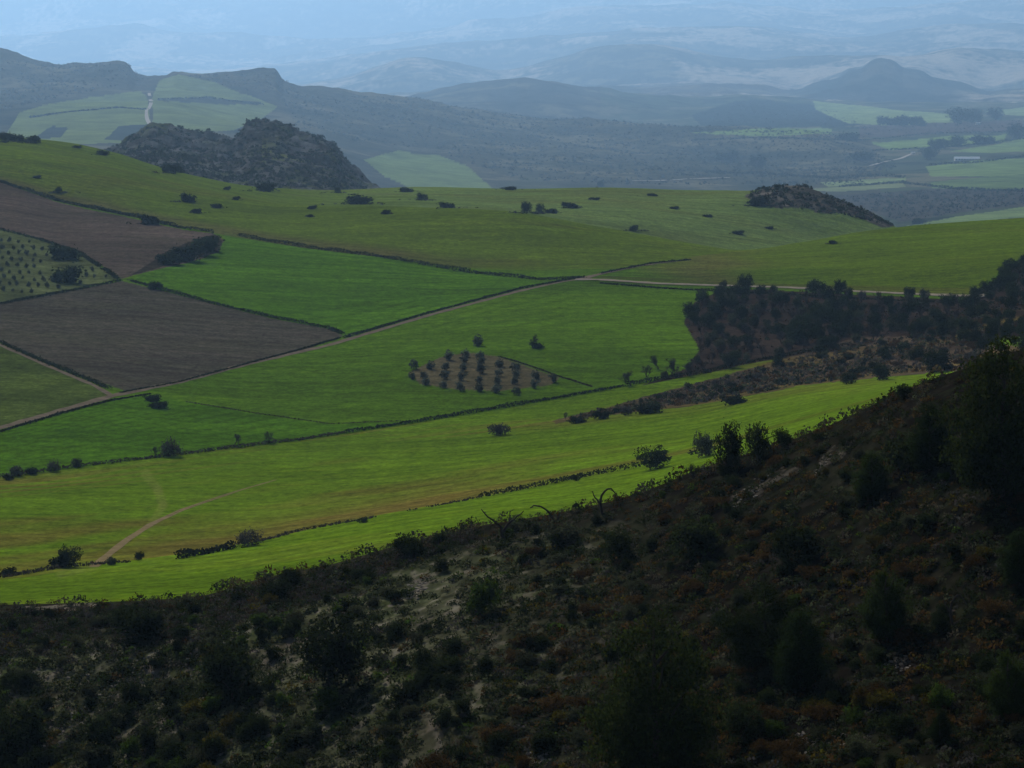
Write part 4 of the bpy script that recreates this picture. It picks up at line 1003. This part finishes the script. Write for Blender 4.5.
# ------------------------------------------------------------------ far trees of the valley, each by itself
rng = np.random.default_rng(9)
for x, r, h, lab in [(883, 125, 9, 'round tree on the pale valley field, first of a row of four'), (896, 125, 8, 'round tree on the pale valley field, second of a row of four'), (905, 125, 8, 'round tree on the pale valley field, third of a row of four'), (918, 126, 10, 'tallest round tree on the pale valley field, last of a row of four'),
   (930, 160, 12, 'dark tree by the white shed'), (935, 149, 11, 'trees behind the farmhouses in the valley'), (944, 149, 10, 'dark clump beyond the farmhouses in the valley'), (958, 147, 12, 'single round tree in the valley beyond the shed'), (984, 144, 8, 'small tree on the valley field edge'),
   (960, 124, 16, 'large dark clump at the end of the pale valley field'), (972, 123, 14, 'dark clump right of the largest valley clump'), (996, 120, 12, 'dark tree on the far valley edge'), (1018, 138, 14, 'dark copse at the right edge of the valley'),
   (850, 141, 8, 'tree at the end of the long hill'), (757, 167, 12, 'dark tree on the slope of the long hill'), (726, 160, 8, 'smaller tree on the slope of the long hill'), (863, 160, 8, 'dark bush beside the pale valley lane')]:
    at('low_bush' if h < 9 else 'oak', x, r, h * 1.15, lab, None, 1.5, 4300)

# ------------------------------------------------------------------ buildings of the valley
def box(V, Qd, x0, x1, y0, y1, z0, z1):
    o = len(V); V += [(x0, y0, z0), (x1, y0, z0), (x1, y1, z0), (x0, y1, z0), (x0, y0, z1), (x1, y0, z1), (x1, y1, z1), (x0, y1, z1)]
    Qd += [tuple(o + i for i in q) for q in ((0, 3, 2, 1), (4, 5, 6, 7), (0, 1, 5, 4), (1, 2, 6, 5), (2, 3, 7, 6), (3, 0, 4, 7))]
def building(name, x, r, L_, W_, hw, hr, label, cat, roofm, ndoor, rz=0):
    p = ground(x, r, 5000)
    o = link(name, None, None, label, cat); o.location = p; o.rotation_euler = (0, 0, rz)
    V = []; Qd = []; box(V, Qd, -L_ / 2, L_ / 2, -W_ / 2, W_ / 2, -3, hw); link('wall', mesh_np('wall', V, Qd, M_WHITE), o)
    e = .8; V = []; Qd = []
    for x_ in (-L_ / 2 - e, L_ / 2 + e): V += [(x_, -W_ / 2 - e, hw - .1), (x_, 0, hw + hr), (x_, W_ / 2 + e, hw - .1), (x_, W_ / 2 + e, hw + .15), (x_, 0, hw + hr + .3), (x_, -W_ / 2 - e, hw + .15)]
    for i in range(6): j = (i + 1) % 6; Qd.append((i, j, 6 + j, 6 + i))
    Qd += [(0, 5, 4, 1), (1, 4, 3, 2), (6, 7, 10, 11), (7, 8, 9, 10)]
    link('roof', mesh_np('roof', V, Qd, roofm), o)
    for i in range(ndoor):
        c = -L_ / 2 + L_ * (i + .5) / ndoor; V = []; Qd = []; box(V, Qd, c - L_ / ndoor * .3, c + L_ / ndoor * .3, -W_ / 2 - .12, -W_ / 2 + .05, hw * .15, hw * .75)
        link('window', mesh_np('window', V, Qd, M_DARK), o)
building('farm_shed', 967, 160, 86, 24, 5.0, 6.5, 'long low white roofed farm shed in the valley', 'shed', M_ROOF, 9)
building('farmhouse', 913, 154, 14, 9, 5, 2.6, 'small white farmhouse at the end of the pale lane', 'house', M_WHITE, 3, .2)
building('farmhouse', 926.5, 153, 10, 8, 4.5, 2.4, 'smaller white farmhouse right of another one', 'house', M_WHITE, 2, -.3)
building('farmhouse', 978, 124.5, 20, 12, 8, 3, 'tiny white house by the dark valley clumps', 'house', M_WHITE, 3)

# ------------------------------------------------------------------ stones of the foreground slope
rng = np.random.default_rng(15)
V = []; Qd = []
ico = np.array([(-1, -1, -.6), (1, -1, -.6), (1, 1, -.6), (-1, 1, -.6), (-.6, -.7, .6), (.7, -.6, .5), (.6, .7, .7), (-.7, .6, .5)], float)
quads = np.array([(4, 5, 6, 7), (0, 1, 5, 4), (1, 2, 6, 5), (2, 3, 7, 6), (3, 0, 4, 7)])
SPOTS = [((425, 578), (400, 605), 60, 5), ((115, 700), (150, 660), 60, 10), ((20, 745), (110, 715), 90, 14), ((40, 612), (95, 608), 40, 4), ((150, 690), (225, 640), 40, 16), ((830, 455), (815, 475), 24, 4), ((770, 480), (740, 500), 24, 6),
         ((790, 745), (840, 735), 60, 9), ((880, 655), (905, 668), 24, 6), ((560, 755), (520, 765), 30, 8), ((640, 640), (660, 700), 8, 8), ((60, 690), (160, 640), 40, 14), ((200, 760), (270, 720), 50, 16)]
for (x0, r0), (x1, r1), n, sp_ in SPOTS:
    for i in range(n):
        t = rng.random(); x = x0 + (x1 - x0) * t + rng.normal() * sp_; r = min(795, r0 + (r1 - r0) * t + rng.normal() * sp_ * .5)
        if r < edge_row(x) + 2: continue
        p = ground(x, r); s_ = rng.uniform(.08, .3) * np.array((1, .8, .6)) * rng.uniform(.6, 1.3, 3); a = rng.random() * 6.28
        q = ico * (1 + .25 * rng.normal(size=ico.shape)) * s_; q = np.stack([q[:, 0] * math.cos(a) - q[:, 1] * math.sin(a), q[:, 0] * math.sin(a) + q[:, 1] * math.cos(a), q[:, 2]], 1)
        Qd.append(quads + len(V) * 8); V.append(q + np.array(p))
link('rubble', mesh_np('rubble', np.concatenate(V), np.concatenate(Qd), M_STONE), None, 'pale stones strewn over the foreground slope', 'stones', None, 'stuff')

# ------------------------------------------------------------------ haze
hz = bpy.data.materials.new('haze_air'); hz.use_nodes = True
nt = hz.node_tree; nt.nodes.clear()
out = nt.nodes.new('ShaderNodeOutputMaterial'); pv = nt.nodes.new('ShaderNodeVolumePrincipled')
pv.inputs['Color'].default_value = (.375, .64, .98, 1); pv.inputs['Density'].default_value = 2.8e-5; pv.inputs['Anisotropy'].default_value = .52
nt.links.new(pv.outputs[0], out.inputs['Volume'])
zb = float(P[:, 2].min()) - 20; zt = max(float(P[:, 2].max()) + 20, 60)
xm = float(np.abs(P[:, 0]).max()) + 500
V = []; Qd = []; box(V, Qd, -xm, xm, -300, 68000, zb, zt)
link('haze', mesh_np('haze', V, Qd, hz), None, 'pale blue haze lying over the whole valley', 'haze', None, 'stuff')

# ------------------------------------------------------------------ light
SUN_EL, SUN_AZ = math.radians(34), math.radians(-20)
w = bpy.data.worlds.new('World'); SC.world = w; w.use_nodes = True
bg = w.node_tree.nodes['Background']; sky = w.node_tree.nodes.new('ShaderNodeTexSky')
sky.sky_type = 'NISHITA'; sky.sun_disc = False; sky.sun_elevation = SUN_EL; sky.sun_rotation = SUN_AZ; sky.altitude = 600; sky.dust_density = 1.5
w.node_tree.links.new(sky.outputs[0], bg.inputs['Color']); bg.inputs['Strength'].default_value = .044
ld = bpy.data.lights.new('sun', 'SUN'); ld.energy = 5.0; ld.angle = math.radians(.5); ld.color = (1, .98, .94)
lo = bpy.data.objects.new('sun', ld); COL.objects.link(lo)
l = Vector((math.sin(SUN_AZ) * math.cos(SUN_EL), math.cos(SUN_AZ) * math.cos(SUN_EL), math.sin(SUN_EL)))
lo.rotation_euler = l.to_track_quat('Z', 'Y').to_euler(); lo.location = l * 3000

# ------------------------------------------------------------------ camera
cd = bpy.data.cameras.new('camera'); co = bpy.data.objects.new('camera', cd); COL.objects.link(co)
cd.sensor_width = 36; cd.lens = 36 * F / 1024; cd.shift_y = (H0 - 384) / 1024
cd.clip_start = .1; cd.clip_end = 120000
co.location = (0, 0, 0); co.rotation_euler = (math.radians(90), 0, 0)
SC.camera = co
SC.view_settings.view_transform = 'Standard'; SC.view_settings.look = 'None'; SC.view_settings.gamma = 1; SC.view_settings.exposure = .15
SC.cycles.use_denoising = True; SC.cycles.denoiser = 'OPENIMAGEDENOISE'; SC.cycles.denoising_prefilter = 'ACCURATE'; SC.cycles.denoising_input_passes = 'RGB_ALBEDO_NORMAL'
SC.cycles.max_bounces = 6; SC.cycles.volume_bounces = 0
SC.render.resolution_x = 1024; SC.render.resolution_y = 768
